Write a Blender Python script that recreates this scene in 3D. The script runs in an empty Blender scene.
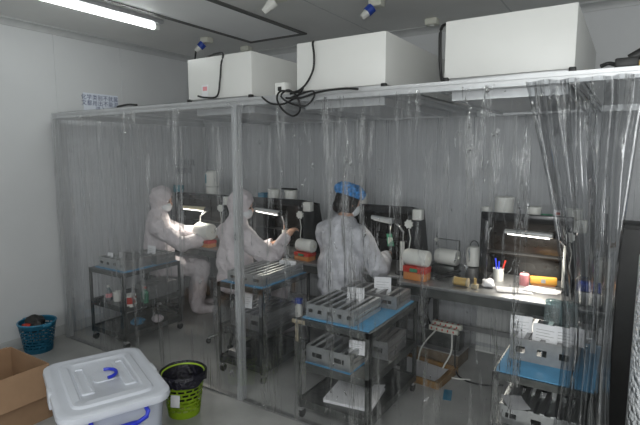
import bpy, bmesh, math, random
from mathutils import Vector, Matrix, noise
random.seed(7)
sc = bpy.context.scene
COL = sc.collection
PI = math.pi
R = math.radians

# ------------------------------------------------------------------ camera
FOC, HOR, CAMH, YAW = 482.0, 153.0, 1.65, R(32.7)
PITCH = math.atan((212.5 - HOR) / FOC)
CF = Vector((-math.sin(YAW) * math.cos(PITCH), math.cos(YAW) * math.cos(PITCH), -math.sin(PITCH)))
CR = Vector((math.cos(YAW), math.sin(YAW), 0))
CU = CR.cross(CF)
def _ray(x, y): return CF * FOC + CR * (x - 320) - CU * (y - 212.5)
def at(x, y, Y):
    d = _ray(x, y); return Vector((0, 0, CAMH)) + d * (Y / d.y)
def atz(x, y, z):
    d = _ray(x, y); return Vector((0, 0, CAMH)) + d * ((z - CAMH) / d.z)
cam = bpy.data.cameras.new('camera')
cam.sensor_width = 36.0
cam.lens = 36.0 * FOC / 640.0
cam.clip_start = 0.02
co = bpy.data.objects.new('camera', cam); COL.objects.link(co)
co.location = (0, 0, CAMH)
co.rotation_euler = (PI / 2 - PITCH, 0, YAW)
sc.camera = co

# ------------------------------------------------------------------ materials
def new_mat(name):
    m = bpy.data.materials.new(name); m.use_nodes = True
    return m, m.node_tree.nodes, m.node_tree.links, m.node_tree.nodes['Principled BSDF']
def mat(name, col, rough=.5, metal=0, var=.06, scale=8, bump=0, bscale=40, trans=0, alpha=1, spec=None, stretch=None, emit=None, estr=0, sub=0):
    m, N, L, b = new_mat(name)
    b.inputs['Roughness'].default_value = rough
    b.inputs['Metallic'].default_value = metal
    if spec is not None: b.inputs['Specular IOR Level'].default_value = spec
    if trans: b.inputs['Transmission Weight'].default_value = trans
    b.inputs['Alpha'].default_value = alpha
    tc = N.new('ShaderNodeTexCoord'); mp = N.new('ShaderNodeMapping')
    L.new(tc.outputs['Object'], mp.inputs['Vector'])
    if stretch: mp.inputs['Scale'].default_value = stretch
    nz = N.new('ShaderNodeTexNoise'); nz.inputs['Scale'].default_value = scale; nz.inputs['Detail'].default_value = 5
    L.new(mp.outputs[0], nz.inputs['Vector'])
    rp = N.new('ShaderNodeValToRGB')
    c = Vector(col)
    rp.color_ramp.elements[0].position = .3; rp.color_ramp.elements[1].position = .7
    rp.color_ramp.elements[0].color = (*(c * (1 - var)), 1)
    rp.color_ramp.elements[1].color = (*[min(1, v * (1 + var)) for v in c], 1)
    L.new(nz.outputs[0], rp.inputs[0]); L.new(rp.outputs[0], b.inputs['Base Color'])
    if bump:
        n2 = N.new('ShaderNodeTexNoise'); n2.inputs['Scale'].default_value = bscale; n2.inputs['Detail'].default_value = 4
        L.new(mp.outputs[0], n2.inputs['Vector'])
        bp = N.new('ShaderNodeBump'); bp.inputs['Strength'].default_value = bump; bp.inputs['Distance'].default_value = .02
        L.new(n2.outputs[0], bp.inputs['Height']); L.new(bp.outputs[0], b.inputs['Normal'])
    if emit:
        b.inputs['Emission Color'].default_value = (*emit, 1); b.inputs['Emission Strength'].default_value = estr
    return m

def pvc_mat(name, haze=.06, tint=(.9, .92, .93), bump=.5, refl=1.0, stretch=(9, 9, .9), flat=.2):
    m, N, L, b = new_mat(name); N.remove(b)
    out = N['Material Output']
    tc = N.new('ShaderNodeTexCoord'); mp = N.new('ShaderNodeMapping'); mp.inputs['Scale'].default_value = stretch
    L.new(tc.outputs['Object'], mp.inputs['Vector'])
    n1 = N.new('ShaderNodeTexNoise'); n1.inputs['Scale'].default_value = 1.6; n1.inputs['Detail'].default_value = 5; n1.inputs['Roughness'].default_value = .6
    L.new(mp.outputs[0], n1.inputs['Vector'])
    bp = N.new('ShaderNodeBump'); bp.inputs['Strength'].default_value = bump; bp.inputs['Distance'].default_value = .03
    m3 = N.new('ShaderNodeMapping'); m3.inputs['Scale'].default_value = (22, 22, 7)
    L.new(tc.outputs['Object'], m3.inputs['Vector'])
    n3 = N.new('ShaderNodeTexNoise'); n3.inputs['Scale'].default_value = 1.3; n3.inputs['Detail'].default_value = 3; n3.inputs['Distortion'].default_value = 1.2
    L.new(m3.outputs[0], n3.inputs['Vector'])
    sp = N.new('ShaderNodeMapRange'); sp.interpolation_type = 'SMOOTHSTEP'; sp.inputs[1].default_value = .66; sp.inputs[2].default_value = .78; sp.inputs[4].default_value = 2.2
    L.new(n3.outputs[0], sp.inputs[0])
    wr = N.new('ShaderNodeMapRange'); wr.interpolation_type = 'SMOOTHSTEP'; wr.inputs[1].default_value = .52; wr.inputs[2].default_value = .74
    L.new(n1.outputs[0], wr.inputs[0]); ad = N.new('ShaderNodeMath'); ad.operation = 'ADD'; L.new(wr.outputs[0], ad.inputs[0]); L.new(sp.outputs[0], ad.inputs[1]); L.new(ad.outputs[0], bp.inputs['Height'])
    tr = N.new('ShaderNodeBsdfTransparent'); tr.inputs[0].default_value = (*tint, 1)
    gl = N.new('ShaderNodeBsdfAnisotropic') if False else N.new('ShaderNodeBsdfGlossy')
    gl.inputs['Roughness'].default_value = .07
    L.new(bp.outputs[0], gl.inputs['Normal'])
    fr = N.new('ShaderNodeFresnel'); fr.inputs[0].default_value = 1.5
    L.new(bp.outputs[0], fr.inputs['Normal'])
    mu = N.new('ShaderNodeMath'); mu.operation = 'MULTIPLY'; mu.inputs[1].default_value = refl; mu.use_clamp = True
    L.new(fr.outputs[0], mu.inputs[0])
    wm = N.new('ShaderNodeMath'); wm.operation = 'MULTIPLY_ADD'; wm.inputs[1].default_value = refl; wm.inputs[2].default_value = flat
    L.new(ad.outputs[0], wm.inputs[0]); L.new(wm.outputs[0], mu.inputs[1])
    df = N.new('ShaderNodeBsdfDiffuse'); df.inputs[0].default_value = (.8, .82, .84, 1)
    L.new(bp.outputs[0], df.inputs['Normal'])
    tl = N.new('ShaderNodeBsdfTranslucent'); tl.inputs[0].default_value = (.8, .82, .84, 1)
    hz = N.new('ShaderNodeMixShader'); hz.inputs[0].default_value = .5
    L.new(df.outputs[0], hz.inputs[1]); L.new(tl.outputs[0], hz.inputs[2])
    # streaky haze, scuffs of the film
    m2 = N.new('ShaderNodeMapping'); m2.inputs['Scale'].default_value = (stretch[0] * 2.2, stretch[1] * 2.2, stretch[2] * .35)
    L.new(tc.outputs['Object'], m2.inputs['Vector'])
    n2 = N.new('ShaderNodeTexNoise'); n2.inputs['Scale'].default_value = 2; n2.inputs['Detail'].default_value = 4
    L.new(m2.outputs[0], n2.inputs['Vector'])
    mr = N.new('ShaderNodeMapRange'); mr.inputs[1].default_value = .35; mr.inputs[2].default_value = .75
    mr.inputs[3].default_value = haze * .35; mr.inputs[4].default_value = haze * 1.9
    L.new(n2.outputs[0], mr.inputs[0])
    a = N.new('ShaderNodeMixShader'); L.new(mr.outputs[0], a.inputs[0]); L.new(tr.outputs[0], a.inputs[1]); L.new(hz.outputs[0], a.inputs[2])
    c = N.new('ShaderNodeMixShader'); L.new(mu.outputs[0], c.inputs[0]); L.new(a.outputs[0], c.inputs[1]); L.new(gl.outputs[0], c.inputs[2])
    L.new(c.outputs[0], out.inputs[0])
    return m

def floor_mat():
    m, N, L, b = new_mat('floor_vinyl')
    tc = N.new('ShaderNodeTexCoord')
    nz = N.new('ShaderNodeTexNoise'); nz.inputs['Scale'].default_value = 3; nz.inputs['Detail'].default_value = 8
    L.new(tc.outputs['Object'], nz.inputs['Vector'])
    rp = N.new('ShaderNodeValToRGB')
    rp.color_ramp.elements[0].position = .3; rp.color_ramp.elements[0].color = (.36, .36, .35, 1)
    rp.color_ramp.elements[1].position = .75; rp.color_ramp.elements[1].color = (.54, .54, .525, 1)
    L.new(nz.outputs[0], rp.inputs[0])
    vo = N.new('ShaderNodeTexNoise'); vo.inputs['Scale'].default_value = 260
    L.new(tc.outputs['Object'], vo.inputs['Vector'])
    mx = N.new('ShaderNodeMix'); mx.data_type = 'RGBA'; mx.blend_type = 'MULTIPLY'; mx.inputs[0].default_value = .35
    L.new(rp.outputs[0], mx.inputs[6]); L.new(vo.outputs['Color'], mx.inputs[7])
    L.new(mx.outputs[2], b.inputs['Base Color'])
    b.inputs['Roughness'].default_value = .42
    return m

M = {}
M['wall'] = mat('wall_panel', (.66, .67, .68), .45, 0, .03, 2)
M['ceiling'] = mat('ceiling_panel', (.74, .745, .73), .6, 0, .04, 2)
M['hatch'] = mat('hatch_panel', (.93, .94, .94), .5, 0, .03, 2)
M['seam'] = mat('seam_strip', (.13, .13, .125), .6)
M['cove'] = mat('cove_metal', (.50, .51, .51), .4)
M['floor'] = floor_mat()
M['alu'] = mat('aluminium', (.58, .59, .60), .42, .55, .05, 20)
M['alu2'] = mat('tray_aluminium', (.46, .47, .47), .32, .8, .08, 30)
M['alud'] = mat('dull_aluminium', (.33, .33, .33), .4, .7, .1, 30)
M['steel'] = mat('dark_steel', (.10, .105, .10), .34, .6, .3, 14)
M['rust'] = mat('worn_edge', (.42, .36, .25), .5, .3, .3, 40)
M['chrome'] = mat('chrome', (.75, .75, .75), .15, 1)
M['white'] = mat('white_painted', (.76, .765, .74), .4, 0, .02, 4)
M['bottle'] = mat('white_plastic', (.74, .74, .70), .4, 0, .03, 6)
M['paper'] = mat('paper', (.82, .82, .84), .8, 0, .03, 12)
M['beige'] = mat('beige_plastic', (.66, .66, .58), .5)
M['grille'] = mat('diffuser', (.5, .51, .52), .6, 0, .05, 60)
M['black'] = mat('black_gloss', (.012, .012, .013), .16, 0, .2, 10)
M['blackm'] = mat('black_matt', (.018, .018, .018), .5, 0, .2, 20)
M['sidep'] = mat('dark_side_panel', (.03, .03, .03), .45, 0, .1, 20)
M['brown'] = mat('brown_back_panel', (.016, .013, .011), .22, 0, .2, 4)
M['mat_blue'] = mat('blue_mat', (.10, .30, .50), .5, 0, .12, 12)
M['blue'] = mat('blue_plastic', (.02, .04, .55), .35, 0, .1)
M['plug'] = mat('blue_plug', (.02, .06, .36), .4, 0, .1)
M['teal'] = mat('teal_plastic', (.03, .20, .33), .4, 0, .12)
M['tealcup'] = mat('teal_cup_plastic', (.05, .22, .28), .4, 0, .1)
M['lime'] = mat('lime_plastic', (.42, .62, .03), .4, 0, .08)
M['bag'] = mat('black_bag', (.012, .011, .02), .25, 0, .2, 30, bump=.8, bscale=40)
M['card'] = mat('cardboard', (.33, .205, .12), .85, 0, .08, 10)
M['cardd'] = mat('cardboard_inside', (.30, .18, .10), .9, 0, .08, 10)
M['tub'] = mat('tub_plastic', (.62, .66, .76), .35, 0, .03, 5, trans=0, alpha=.72, bump=.08, bscale=8)
M['lid'] = mat('lid_plastic', (.76, .79, .86), .38, 0, .03, 5, alpha=.82, bump=.12, bscale=14)
M['cable'] = mat('cable_rubber', (.012, .012, .012), .5)
M['wcable'] = mat('white_cable', (.7, .7, .66), .5)
M['red'] = mat('red_plastic', (.50, .035, .02), .4, 0, .1)
M['orange'] = mat('orange_plastic', (.55, .22, .07), .4, 0, .1)
M['yellow'] = mat('yellow_plastic', (.85, .42, .07), .4, 0, .08)
M['pink'] = mat('pink_plastic', (.75, .30, .32), .45, 0, .06)
M['brass'] = mat('brass_reel', (.60, .42, .16), .4, .3, .1)
M['green'] = mat('green_circuit', (.05, .22, .13), .5, 0, .3, 60)
M['blueink'] = mat('blue_ink', (.10, .13, .26), .6)
M['darkink'] = mat('dark_ink', (.09, .10, .12), .6)
M['signpaper'] = mat('sign_paper', (.80, .84, .92), .6, 0, .02)
M['skin'] = mat('skin', (.62, .36, .25), .5, 0, .08, 12)
M['hair'] = mat('hair', (.012, .009, .008), .45, 0, .3, 60)
M['coverall'] = mat('coverall_fabric', (.66, .60, .62), .6, 0, .07, 14, bump=1, bscale=22)
M['smock'] = mat('smock_film', (.60, .60, .64), .3, 0, .16, 16, bump=1, bscale=24)
M['bouffant'] = mat('bouffant_cap', (.06, .25, .60), .6, 0, .7, 55, bump=.6, bscale=40)
M['maskm'] = mat('mask_fabric', (.75, .78, .8), .8)
M['eye'] = mat('eye', (.05, .03, .02), .2)
M['crate'] = mat('wood_crate', (.16, .12, .08), .7, 0, .2, 20)
M['trayrim'] = mat('brown_tray', (.22, .12, .035), .5, 0, .2, 12)
M['tube'] = mat('fluorescent_tube', (1, 1, 1), .5, emit=(.95, 1, .97), estr=14)
M['lamp_on'] = mat('lamp_tube_lit', (1, 1, 1), .5, emit=(1, .97, .88), estr=5)
M['lamphead'] = mat('lamp_head', (.62, .63, .63), .35, .4)
M['yellowed'] = mat('yellowed_lamp_head', (.62, .56, .38), .4)
M['pvc'] = pvc_mat('clear_pvc', .028, (.955, .96, .965), bump=.7, refl=2.6, flat=.16)
M['pvc_back'] = pvc_mat('clear_pvc_back', .20, (.97, .97, .975), .15, .5, flat=.1)
M['pvc_top'] = pvc_mat('clear_pvc_top', .10, (.92, .93, .93), .5, 1.0, (5, 5, 5), flat=.5)
M['pvc_fold'] = pvc_mat('clear_pvc_fold_darkened', .012, (.68, .69, .70), .3, 1.6, flat=.5)  # same clear film, tinted darker to put the dark of the folds into it
M['jar'] = pvc_mat('clear_jar_plastic', .22, (.72, .84, .86), .3, 1.4, (6, 6, 3))
M['bubble'] = mat('bubble_wrap', (.72, .74, .76), .3, 0, .05, 20)
def _bubble():
    m = M['bubble']; N, L = m.node_tree.nodes, m.node_tree.links; b = N['Principled BSDF']
    tc = N.new('ShaderNodeTexCoord'); v = N.new('ShaderNodeTexVoronoi'); v.inputs['Scale'].default_value = 45
    L.new(tc.outputs['Object'], v.inputs['Vector'])
    bp = N.new('ShaderNodeBump'); bp.inputs['Strength'].default_value = .9; bp.inputs['Distance'].default_value = .02; bp.invert = True
    L.new(v.outputs['Distance'], bp.inputs['Height']); L.new(bp.outputs[0], b.inputs['Normal'])
_bubble()

# ------------------------------------------------------------------ mesh builder
class MB:
    def __init__(s): s.bm = bmesh.new()
    def box(s, lo, hi, bev=0, rot=None, piv=None):
        lo, hi = Vector(lo), Vector(hi)
        g = bmesh.ops.create_cube(s.bm, size=1)
        c = (lo + hi) / 2; d = hi - lo
        for v in g['verts']: v.co = Vector((v.co.x * d.x, v.co.y * d.y, v.co.z * d.z)) + c
        vs = g['verts']
        if bev:
            es = list({e for v in vs for e in v.link_edges})
            r = bmesh.ops.bevel(s.bm, geom=es, offset=bev, segments=2, affect='EDGES', profile=.5)
            vs = list({v for f in r['faces'] for v in f.verts} | {v for v in vs if v.is_valid})
            vs = s._island(vs)
        if rot is not None:
            p = Vector(piv) if piv is not None else c
            for v in vs: v.co = rot @ (v.co - p) + p
        return s
    def _island(s, vs):
        seen = set(vs); st = list(vs)
        while st:
            v = st.pop()
            for e in v.link_edges:
                o = e.other_vert(v)
                if o not in seen: seen.add(o); st.append(o)
        return list(seen)
    def cyl(s, p0, p1, r0, r1=None, n=20, caps=True):
        p0, p1 = Vector(p0), Vector(p1); r1 = r0 if r1 is None else r1
        q = (p1 - p0).to_track_quat('Z', 'Y')
        A, B = [], []
        for i in range(n):
            a = 2 * PI * i / n; d = q @ Vector((math.cos(a), math.sin(a), 0))
            A.append(s.bm.verts.new(p0 + d * r0)); B.append(s.bm.verts.new(p1 + d * r1))
        for i in range(n):
            j = (i + 1) % n; s.bm.faces.new((A[i], A[j], B[j], B[i]))
        if caps: s.bm.faces.new(A[::-1]); s.bm.faces.new(B)
        return s
    def tube(s, pts, r, n=8):
        pts = [Vector(p) for p in pts]; rings = []
        up = Vector((.13, .21, .97)).normalized()
        for i, p in enumerate(pts):
            t = (pts[min(i + 1, len(pts) - 1)] - pts[max(i - 1, 0)]).normalized()
            u = t.cross(up)
            if u.length < 1e-3: u = t.cross(Vector((1, 0, 0)))
            u.normalize(); w = t.cross(u)
            rings.append([s.bm.verts.new(p + (u * math.cos(2 * PI * k / n) + w * math.sin(2 * PI * k / n)) * r) for k in range(n)])
        for a, b in zip(rings, rings[1:]):
            for k in range(n):
                s.bm.faces.new((a[k], a[(k + 1) % n], b[(k + 1) % n], b[k]))
        s.bm.faces.new(rings[0][::-1]); s.bm.faces.new(rings[-1])
        return s
    def lathe(s, prof, c=(0, 0, 0), n=28, axis=None, cap=True, skip=None):
        c = Vector(c); rings = []
        q = Vector(axis).to_track_quat('Z', 'Y') if axis is not None else None
        for r, z in prof:
            ring = []
            for i in range(n):
                a = 2 * PI * i / n; v = Vector((r * math.cos(a), r * math.sin(a), z))
                if q: v = q @ v
                ring.append(s.bm.verts.new(v + c))
            rings.append(ring)
        for k, (a, b) in enumerate(zip(rings, rings[1:])):
            for i in range(n):
                if skip and skip(k, i): continue
                j = (i + 1) % n
                s.bm.faces.new((a[i], a[j], b[j], b[i]))
        if cap:
            s.bm.faces.new(rings[0][::-1]); s.bm.faces.new(rings[-1])
        return s
    def ball(s, c, r, sc3=(1, 1, 1), n=16, rot=None):
        g = bmesh.ops.create_uvsphere(s.bm, u_segments=n, v_segments=max(6, n * 2 // 3), radius=r)
        for v in g['verts']:
            p = Vector((v.co.x * sc3[0], v.co.y * sc3[1], v.co.z * sc3[2]))
            if rot is not None: p = rot @ p
            v.co = p + Vector(c)
        return s
    def poly(s, pts, d):
        """prism: polygon pts extruded by vector d"""
        d = Vector(d)
        A = [s.bm.verts.new(Vector(p)) for p in pts]; B = [s.bm.verts.new(Vector(p) + d) for p in pts]
        s.bm.faces.new(A[::-1]); s.bm.faces.new(B)
        n = len(A)
        for i in range(n): s.bm.faces.new((A[i], A[(i + 1) % n], B[(i + 1) % n], B[i]))
        return s
    def sheet(s, fn, nu, nv):
        g = [[s.bm.verts.new(fn(i / nu, j / nv)) for j in range(nv + 1)] for i in range(nu + 1)]
        for i in range(nu):
            for j in range(nv): s.bm.faces.new((g[i][j], g[i + 1][j], g[i + 1][j + 1], g[i][j + 1]))
        return s
    def build(s, name, m, parent=None, smooth=True, loc=None, angle=35):
        bmesh.ops.recalc_face_normals(s.bm, faces=s.bm.faces[:])
        me = bpy.data.meshes.new(name)
        if smooth:
            for f in s.bm.faces: f.smooth = True
            for e in s.bm.edges:
                if len(e.link_faces) == 2 and e.calc_face_angle(0) > R(angle): e.smooth = False
        s.bm.to_mesh(me); s.bm.free()
        me.materials.append(m if not isinstance(m, str) else M[m])
        o = bpy.data.objects.new(name, me); COL.objects.link(o)
        if parent is not None: o.parent = parent
        if loc is not None: o.location = loc
        return o

def tag(o, label, cat, group=None):
    o['label'] = label; o['category'] = cat
    if group: o['group'] = group
    return o
def thing(name, label, cat, loc=(0, 0, 0), rz=0, group=None):
    o = bpy.data.objects.new(name, None); COL.objects.link(o)
    o.empty_display_size = .05
    o.location = loc; o.rotation_euler = (0, 0, rz)
    return tag(o, label, cat, group)
def kids(o): return [c for c in bpy.data.objects if c.parent == o]
def dup(o, label=None, loc=None, rz=None, group=None, parent=None):
    c = o.copy(); COL.objects.link(c)
    if parent is not None: c.parent = parent
    for k in kids(o): dup(k, parent=c)
    if label: c['label'] = label
    if group: c['group'] = group
    if loc is not None: c.location = loc
    if rz is not None: c.rotation_euler = (0, 0, rz)
    return c
def struct(o): o['kind'] = 'structure'; return o

# ------------------------------------------------------------------ room
WX, BY, CZ, FX, FY = -4.28, 4.12, 2.72, 1.9, -1.9
struct(MB().box((WX - .1, FY - .1, -.1), (FX + .1, BY + .1, 0)).build('floor', 'floor'))
struct(MB().box((WX - .1, FY - .1, CZ), (FX + .1, BY + .1, CZ + .1)).build('ceiling', 'ceiling'))
def panel_wall(name, lo, hi, seams, axis, face, sgn):
    o = struct(MB().box(lo, hi).build(name, 'wall'))
    b = MB()
    for t in seams:                                  # cover strips over the panel joints
        if axis == 'y': b.box((face, t - .012, .0), (face + sgn * .004, t + .012, CZ))
        else: b.box((t - .012, face, .0), (t + .012, face + sgn * .004, CZ))
    q = b.build('panel_joint', 'wall', o); return o
panel_wall('wall_left', (WX - .1, FY, 0), (WX, BY, CZ), [.1, 1.25, 2.4, 3.05], 'y', WX, 1)
panel_wall('wall_back', (WX, BY, 0), (FX, BY + .1, CZ), [-3.1, -1.95, -.8, .35], 'x', BY, -1)
panel_wall('wall_right', (FX, FY, 0), (FX + .1, BY, CZ), [-.5, .65, 1.8, 2.95], 'y', FX, -1)
panel_wall('wall_front', (WX, FY - .1, 0), (FX, FY, CZ), [-3.1, -1.95, -.8, .35], 'x', FY, 1)
def cove(p0, p1, inward):
    p0, p1, w = Vector(p0), Vector(p1), Vector(inward)
    prof = [(0, 0), (0, -.055)]
    for k in range(7):
        a = PI / 2 * k / 6
        prof.append((.055 - .045 * math.cos(a), -.055 + .045 * math.sin(a)))
    prof.append((.062, -.01)); prof.append((.062, 0))
    return MB().poly([p0 + w * a + Vector((0, 0, b)) for a, b in prof], p1 - p0)
struct(cove((WX, FY, CZ), (WX, BY, CZ), (1, 0, 0)).build('trim_left', 'cove'))
struct(cove((WX, BY, CZ), (FX, BY, CZ), (0, -1, 0)).build('trim_back', 'cove'))
struct(MB().box((WX, BY - .012, 0), (FX, BY, .09), .003).build('baseboard_back', 'cove'))
struct(MB().box((WX, FY, 0), (WX + .012, BY, .09), .003).build('baseboard_left', 'cove'))
# ceiling hatch panel framed with dark seams
h = thing('ceiling_hatch', 'pale rectangular ceiling panel edged with dark seams above the leftmost filter box', 'ceiling panel', (-2.86, 2.4, CZ))
MB().box((-.29, -1.9, -.006), (.29, 1.28, 0)).build('panel', 'hatch', h)
s = MB()
for x in (-.31, .31): s.box((x - .022, -1.92, -.012), (x + .022, 1.32, 0))
s.box((-.33, 1.28, -.012), (.33, 1.325, 0)); s.box((-.33, -1.945, -.012), (.33, -1.9, 0))
s.build('seam', 'seam', h)
s = MB()
s.box((-2.02, -1.8, CZ - .003), (-2.01, 4.02, CZ)); s.box((-.85, -1.8, CZ - .003), (-.84, 4.02, CZ)); s.box((.32, -1.8, CZ - .003), (.33, 4.02, CZ))
struct(s.build('trim_ceiling', 'cove'))

# fluorescent battens on the ceiling
def batten(loc, label, rz=0, power=0):
    t = thing('fluorescent_light', label, 'ceiling light', loc, rz, 'ceiling fluorescent lights')
    MB().box((-.075, -.64, -.03), (.075, .64, 0), .006).build('housing', 'alu', t)
    for sy in (-1, 1): MB().box((-.03, sy * .615 - .022, -.075), (.03, sy * .615 + .022, -.03), .006).build('end_cap', 'white', t)
    MB().cyl((0, -.6, -.052), (0, .6, -.052), .019, n=14).build('tube', 'tube', t)
    if power:
        l = bpy.data.lights.new('tube_light', 'AREA'); l.shape = 'RECTANGLE'; l.size = .12; l.size_y = 1.2; l.energy = power
        l.color = (.95, 1, .98)
        lo = bpy.data.objects.new('tube_light', l); COL.objects.link(lo); lo.parent = t; lo.location = (0, 0, -.09)
    return t
batten((-3.34, 2.10, CZ), 'lit fluorescent batten on the ceiling beside the left wall', 0, 3)
batten((-1.2, -.4, CZ), 'added unseen fluorescent batten on the ceiling in front of the filter boxes', PI / 2, 10)  # unseen batten behind the viewer, added to brighten the room
batten((.7, -.5, CZ), 'added unseen fluorescent batten on the ceiling near the right wall', PI / 2, 8)  # second unseen batten, also added as room fill

# made-up window frame behind the viewer, added with an area light as fill
wn = struct(MB().box((-1.15, FY, .95), (1.65, FY + .03, 1.0)).box((-1.15, FY, 2.3), (1.65, FY + .03, 2.35)).box((-1.15, FY, 1.0), (-1.1, FY + .03, 2.3)).box((1.6, FY, 1.0), (1.65, FY + .03, 2.3)).box((.22, FY, 1.0), (.28, FY + .03, 2.3)).build('fill_window_1', 'alu', smooth=False))
l = bpy.data.lights.new('window_fill_light', 'AREA'); l.shape = 'RECTANGLE'; l.size = 2.7; l.size_y = 1.3; l.energy = 48; l.color = (.96, .99, 1)  # fill light added in front of the made-up window
lo = bpy.data.objects.new('window_fill_light', l); COL.objects.link(lo); lo.location = (.25, FY + .04, 1.65); lo.rotation_euler = (PI / 2, 0, 0)

# ------------------------------------------------------------------ clean booth frame
YF, YB, XL, XR, ZT = 2.30, 4.02, -4.16, .66, 1.985
fr = thing('booth_frame', 'grey aluminium profile frame of the clean booth carrying three filter boxes', 'frame', (XL, YF, 0))
def prof_bar(b, p0, p1, w, hgt):
    """slotted aluminium extrusion from p0 to p1"""
    p0, p1 = Vector(p0), Vector(p1)
    t = (p1 - p0).normalized()
    up = Vector((0, 0, 1)) if abs(t.z) < .9 else Vector((0, 1, 0))
    u = t.cross(up).normalized(); v = u.cross(t)
    a, c = w / 2, hgt / 2; g = .006; dp = .008
    pts = [(-a, -c), (-g, -c), (-g, -c + dp), (g, -c + dp), (g, -c), (a, -c), (a, -g), (a - dp, -g), (a - dp, g), (a, g), (a, c),
           (g, c), (g, c - dp), (-g, c - dp), (-g, c), (-a, c), (-a, g), (-a + dp, g), (-a + dp, -g), (-a, -g)]
    b.poly([p0 + u * x + v * y for x, y in pts], p1 - p0)
    return b
L0 = Vector((-XL, -YF, 0))
def fbar(name, p0, p1, w=.045, hh=.045, m='alu'):
    return prof_bar(MB(), Vector(p0) + L0, Vector(p1) + L0, w, hh).build(name, m, fr, smooth=False)
zt = ZT - .0225
for x, y in ((XL, YF), (-2.1, YF), (XR - .02, YF), (XL, YB), (-2.1, YB), (XR - .02, YB)):
    fbar('post', (x, y, 0.006), (x, y, zt - .0225))
for y in (YF, YB): fbar('rail', (XL - .022, y, zt), (XR, y, zt))
for x in (XL, XR - .022): fbar('side_rail', (x, YF + .023, zt), (x, YB - .023, zt))
FFX = (-2.275, -1.375, -.505)
for x in FFX:
    for sx in (-1, 1): fbar('cross_beam', (x + sx * .287, YF + .023, zt), (x + sx * .287, YB - .023, zt), .04, .045)
    fbar('short_beam', (x - .267, YF + 1.24, zt), (x + .267, YF + 1.24, zt), .04, .045)
fbar('cross_beam', (.20, YF + .023, zt), (.20, YB - .023, zt), .04, .045)
fbar('cross_beam', (-3.2, YF + .023, zt), (-3.2, YB - .023, zt), .04, .045)
MB().box(Vector((XL + .025, YF - .018, 0)) + L0, Vector((-2.125, YF + .018, .012)) + L0).build('floor_channel', 'alud', fr)
MB().box(Vector((-2.075, YF - .018, 0)) + L0, Vector((XR - .05, YF + .018, .012)) + L0).build('floor_channel', 'alud', fr)
for x in (XL + .05, -2.06, -2.14):
    MB().cyl(Vector((x, YF - .028, zt - .01)) + L0, Vector((x, YF - .022, zt - .01)) + L0, .009, n=10).build('bolt', 'chrome', fr)

# fan filter units
ffu = None
labs = ['white filter box on top of the booth nearest the left wall', 'white filter box in the middle of three on the booth top',
        'white filter box at the right end of the booth top, largest in view']
for i, x in enumerate(FFX):
    if ffu is None:
        ffu = thing('filter_unit', labs[0], 'filter unit', (x, YF + .03, ZT), 0, 'fan filter boxes on the booth top')
        MB().box((-.28, 0, .018), (.28, 1.17, .285), .004).build('casing', 'white', ffu)
        MB().box((-.262, .015, .002), (.262, 1.155, .02), .002).build('filter_flange', 'alu', ffu)
        b = MB(); b.box((-.255, .05, -.082), (.255, .065, .002)); b.box((-.255, 1.1, -.082), (.255, 1.115, .002)); b.box((-.255, .065, -.082), (-.24, 1.1, .002)); b.box((.24, .065, -.082), (.255, 1.1, .002))
        b.build('filter_frame', 'alu', ffu, smooth=False)
        b = MB()
        for k in range(22): b.box((-.24, .067 + k * .047, -.07), (.24, .095 + k * .047, -.062))
        b.build('diffuser', 'grille', ffu, smooth=False)
        b = MB(); b.cyl((0, .6, .285), (0, .6, .33), .15, n=28); b.build('fan_inlet', 'grille', ffu)
        for sx in (-1, 1): MB().box((sx * .272 - .014, -.012, .002), (sx * .272 + .014, .012, .024), .004).build('corner_clip', 'blackm', ffu)
        MB().box((.05, .75, .285), (.2, .95, .325), .006).build('junction_box', 'white', ffu)
    else: dup(ffu, labs[i], (x, YF + .03, ZT))

# ------------------------------------------------------------------ PVC curtains
def curtain_fn(p0, p1, z0, z1, nrm, amp, freq, seed, pinch=None):
    p0, p1, nrm = Vector(p0), Vector(p1), Vector(nrm)
    def fn(u, v):
        z = z0 + (z1 - z0) * v
        uu = u
        if pinch: uu = pinch(u, v)
        p = p0.lerp(p1, uu)
        Lh = (p1 - p0).length * u
        a = amp * (1.0 - .6 * v)
        w = noise.noise(Vector((Lh * freq, v * .9, seed))) * a + .28 * a * noise.noise(Vector((Lh * freq * 2.7, v * 1.6, seed + 9)))
        w += .05 * a * noise.noise(Vector((Lh * freq * 7, v * 7, seed + 19)))
        return Vector((p.x, p.y, z)) + nrm * w
    return fn
def curtain(name, label, fn, nu, nv, m):
    o = MB().sheet(fn, nu, nv).build(name, m, angle=180)
    return tag(o, label, 'plastic curtain', 'clear plastic curtains of the booth')
YC = YF - .045
curtain('plastic_curtain', 'clear plastic curtain hanging between the left corner post and the middle post',
        curtain_fn((XL + .0, YC, 0), (-2.085, YC, 0), .02, 1.95, (0, 1, 0), .020, 4.2, 1), 260, 26, 'pvc')
curtain('plastic_curtain', 'clear plastic curtain hanging to the right of the middle post',
        curtain_fn((-2.075, YC - .004, 0), (-.36, YC - .004, 0), .02, 1.95, (0, 1, 0), .020, 4.2, 4), 200, 26, 'pvc')
curtain('plastic_curtain', 'clear plastic curtain along the back of the booth before the back wall',
        curtain_fn((XL + .06, YB - .055, 0), (XR - .05, YB - .055, 0), .02, 1.94, (0, 1, 0), .016, 4.5, 7), 260, 14, 'pvc_back')
curtain('plastic_curtain', 'clear plastic curtain of the booth end beside the left wall',
        curtain_fn((XL - .045, YF + .06, 0), (XL - .045, YB - .08, 0), .02, 1.94, (1, 0, 0), .014, 4.5, 11), 110, 14, 'pvc_back')
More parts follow.
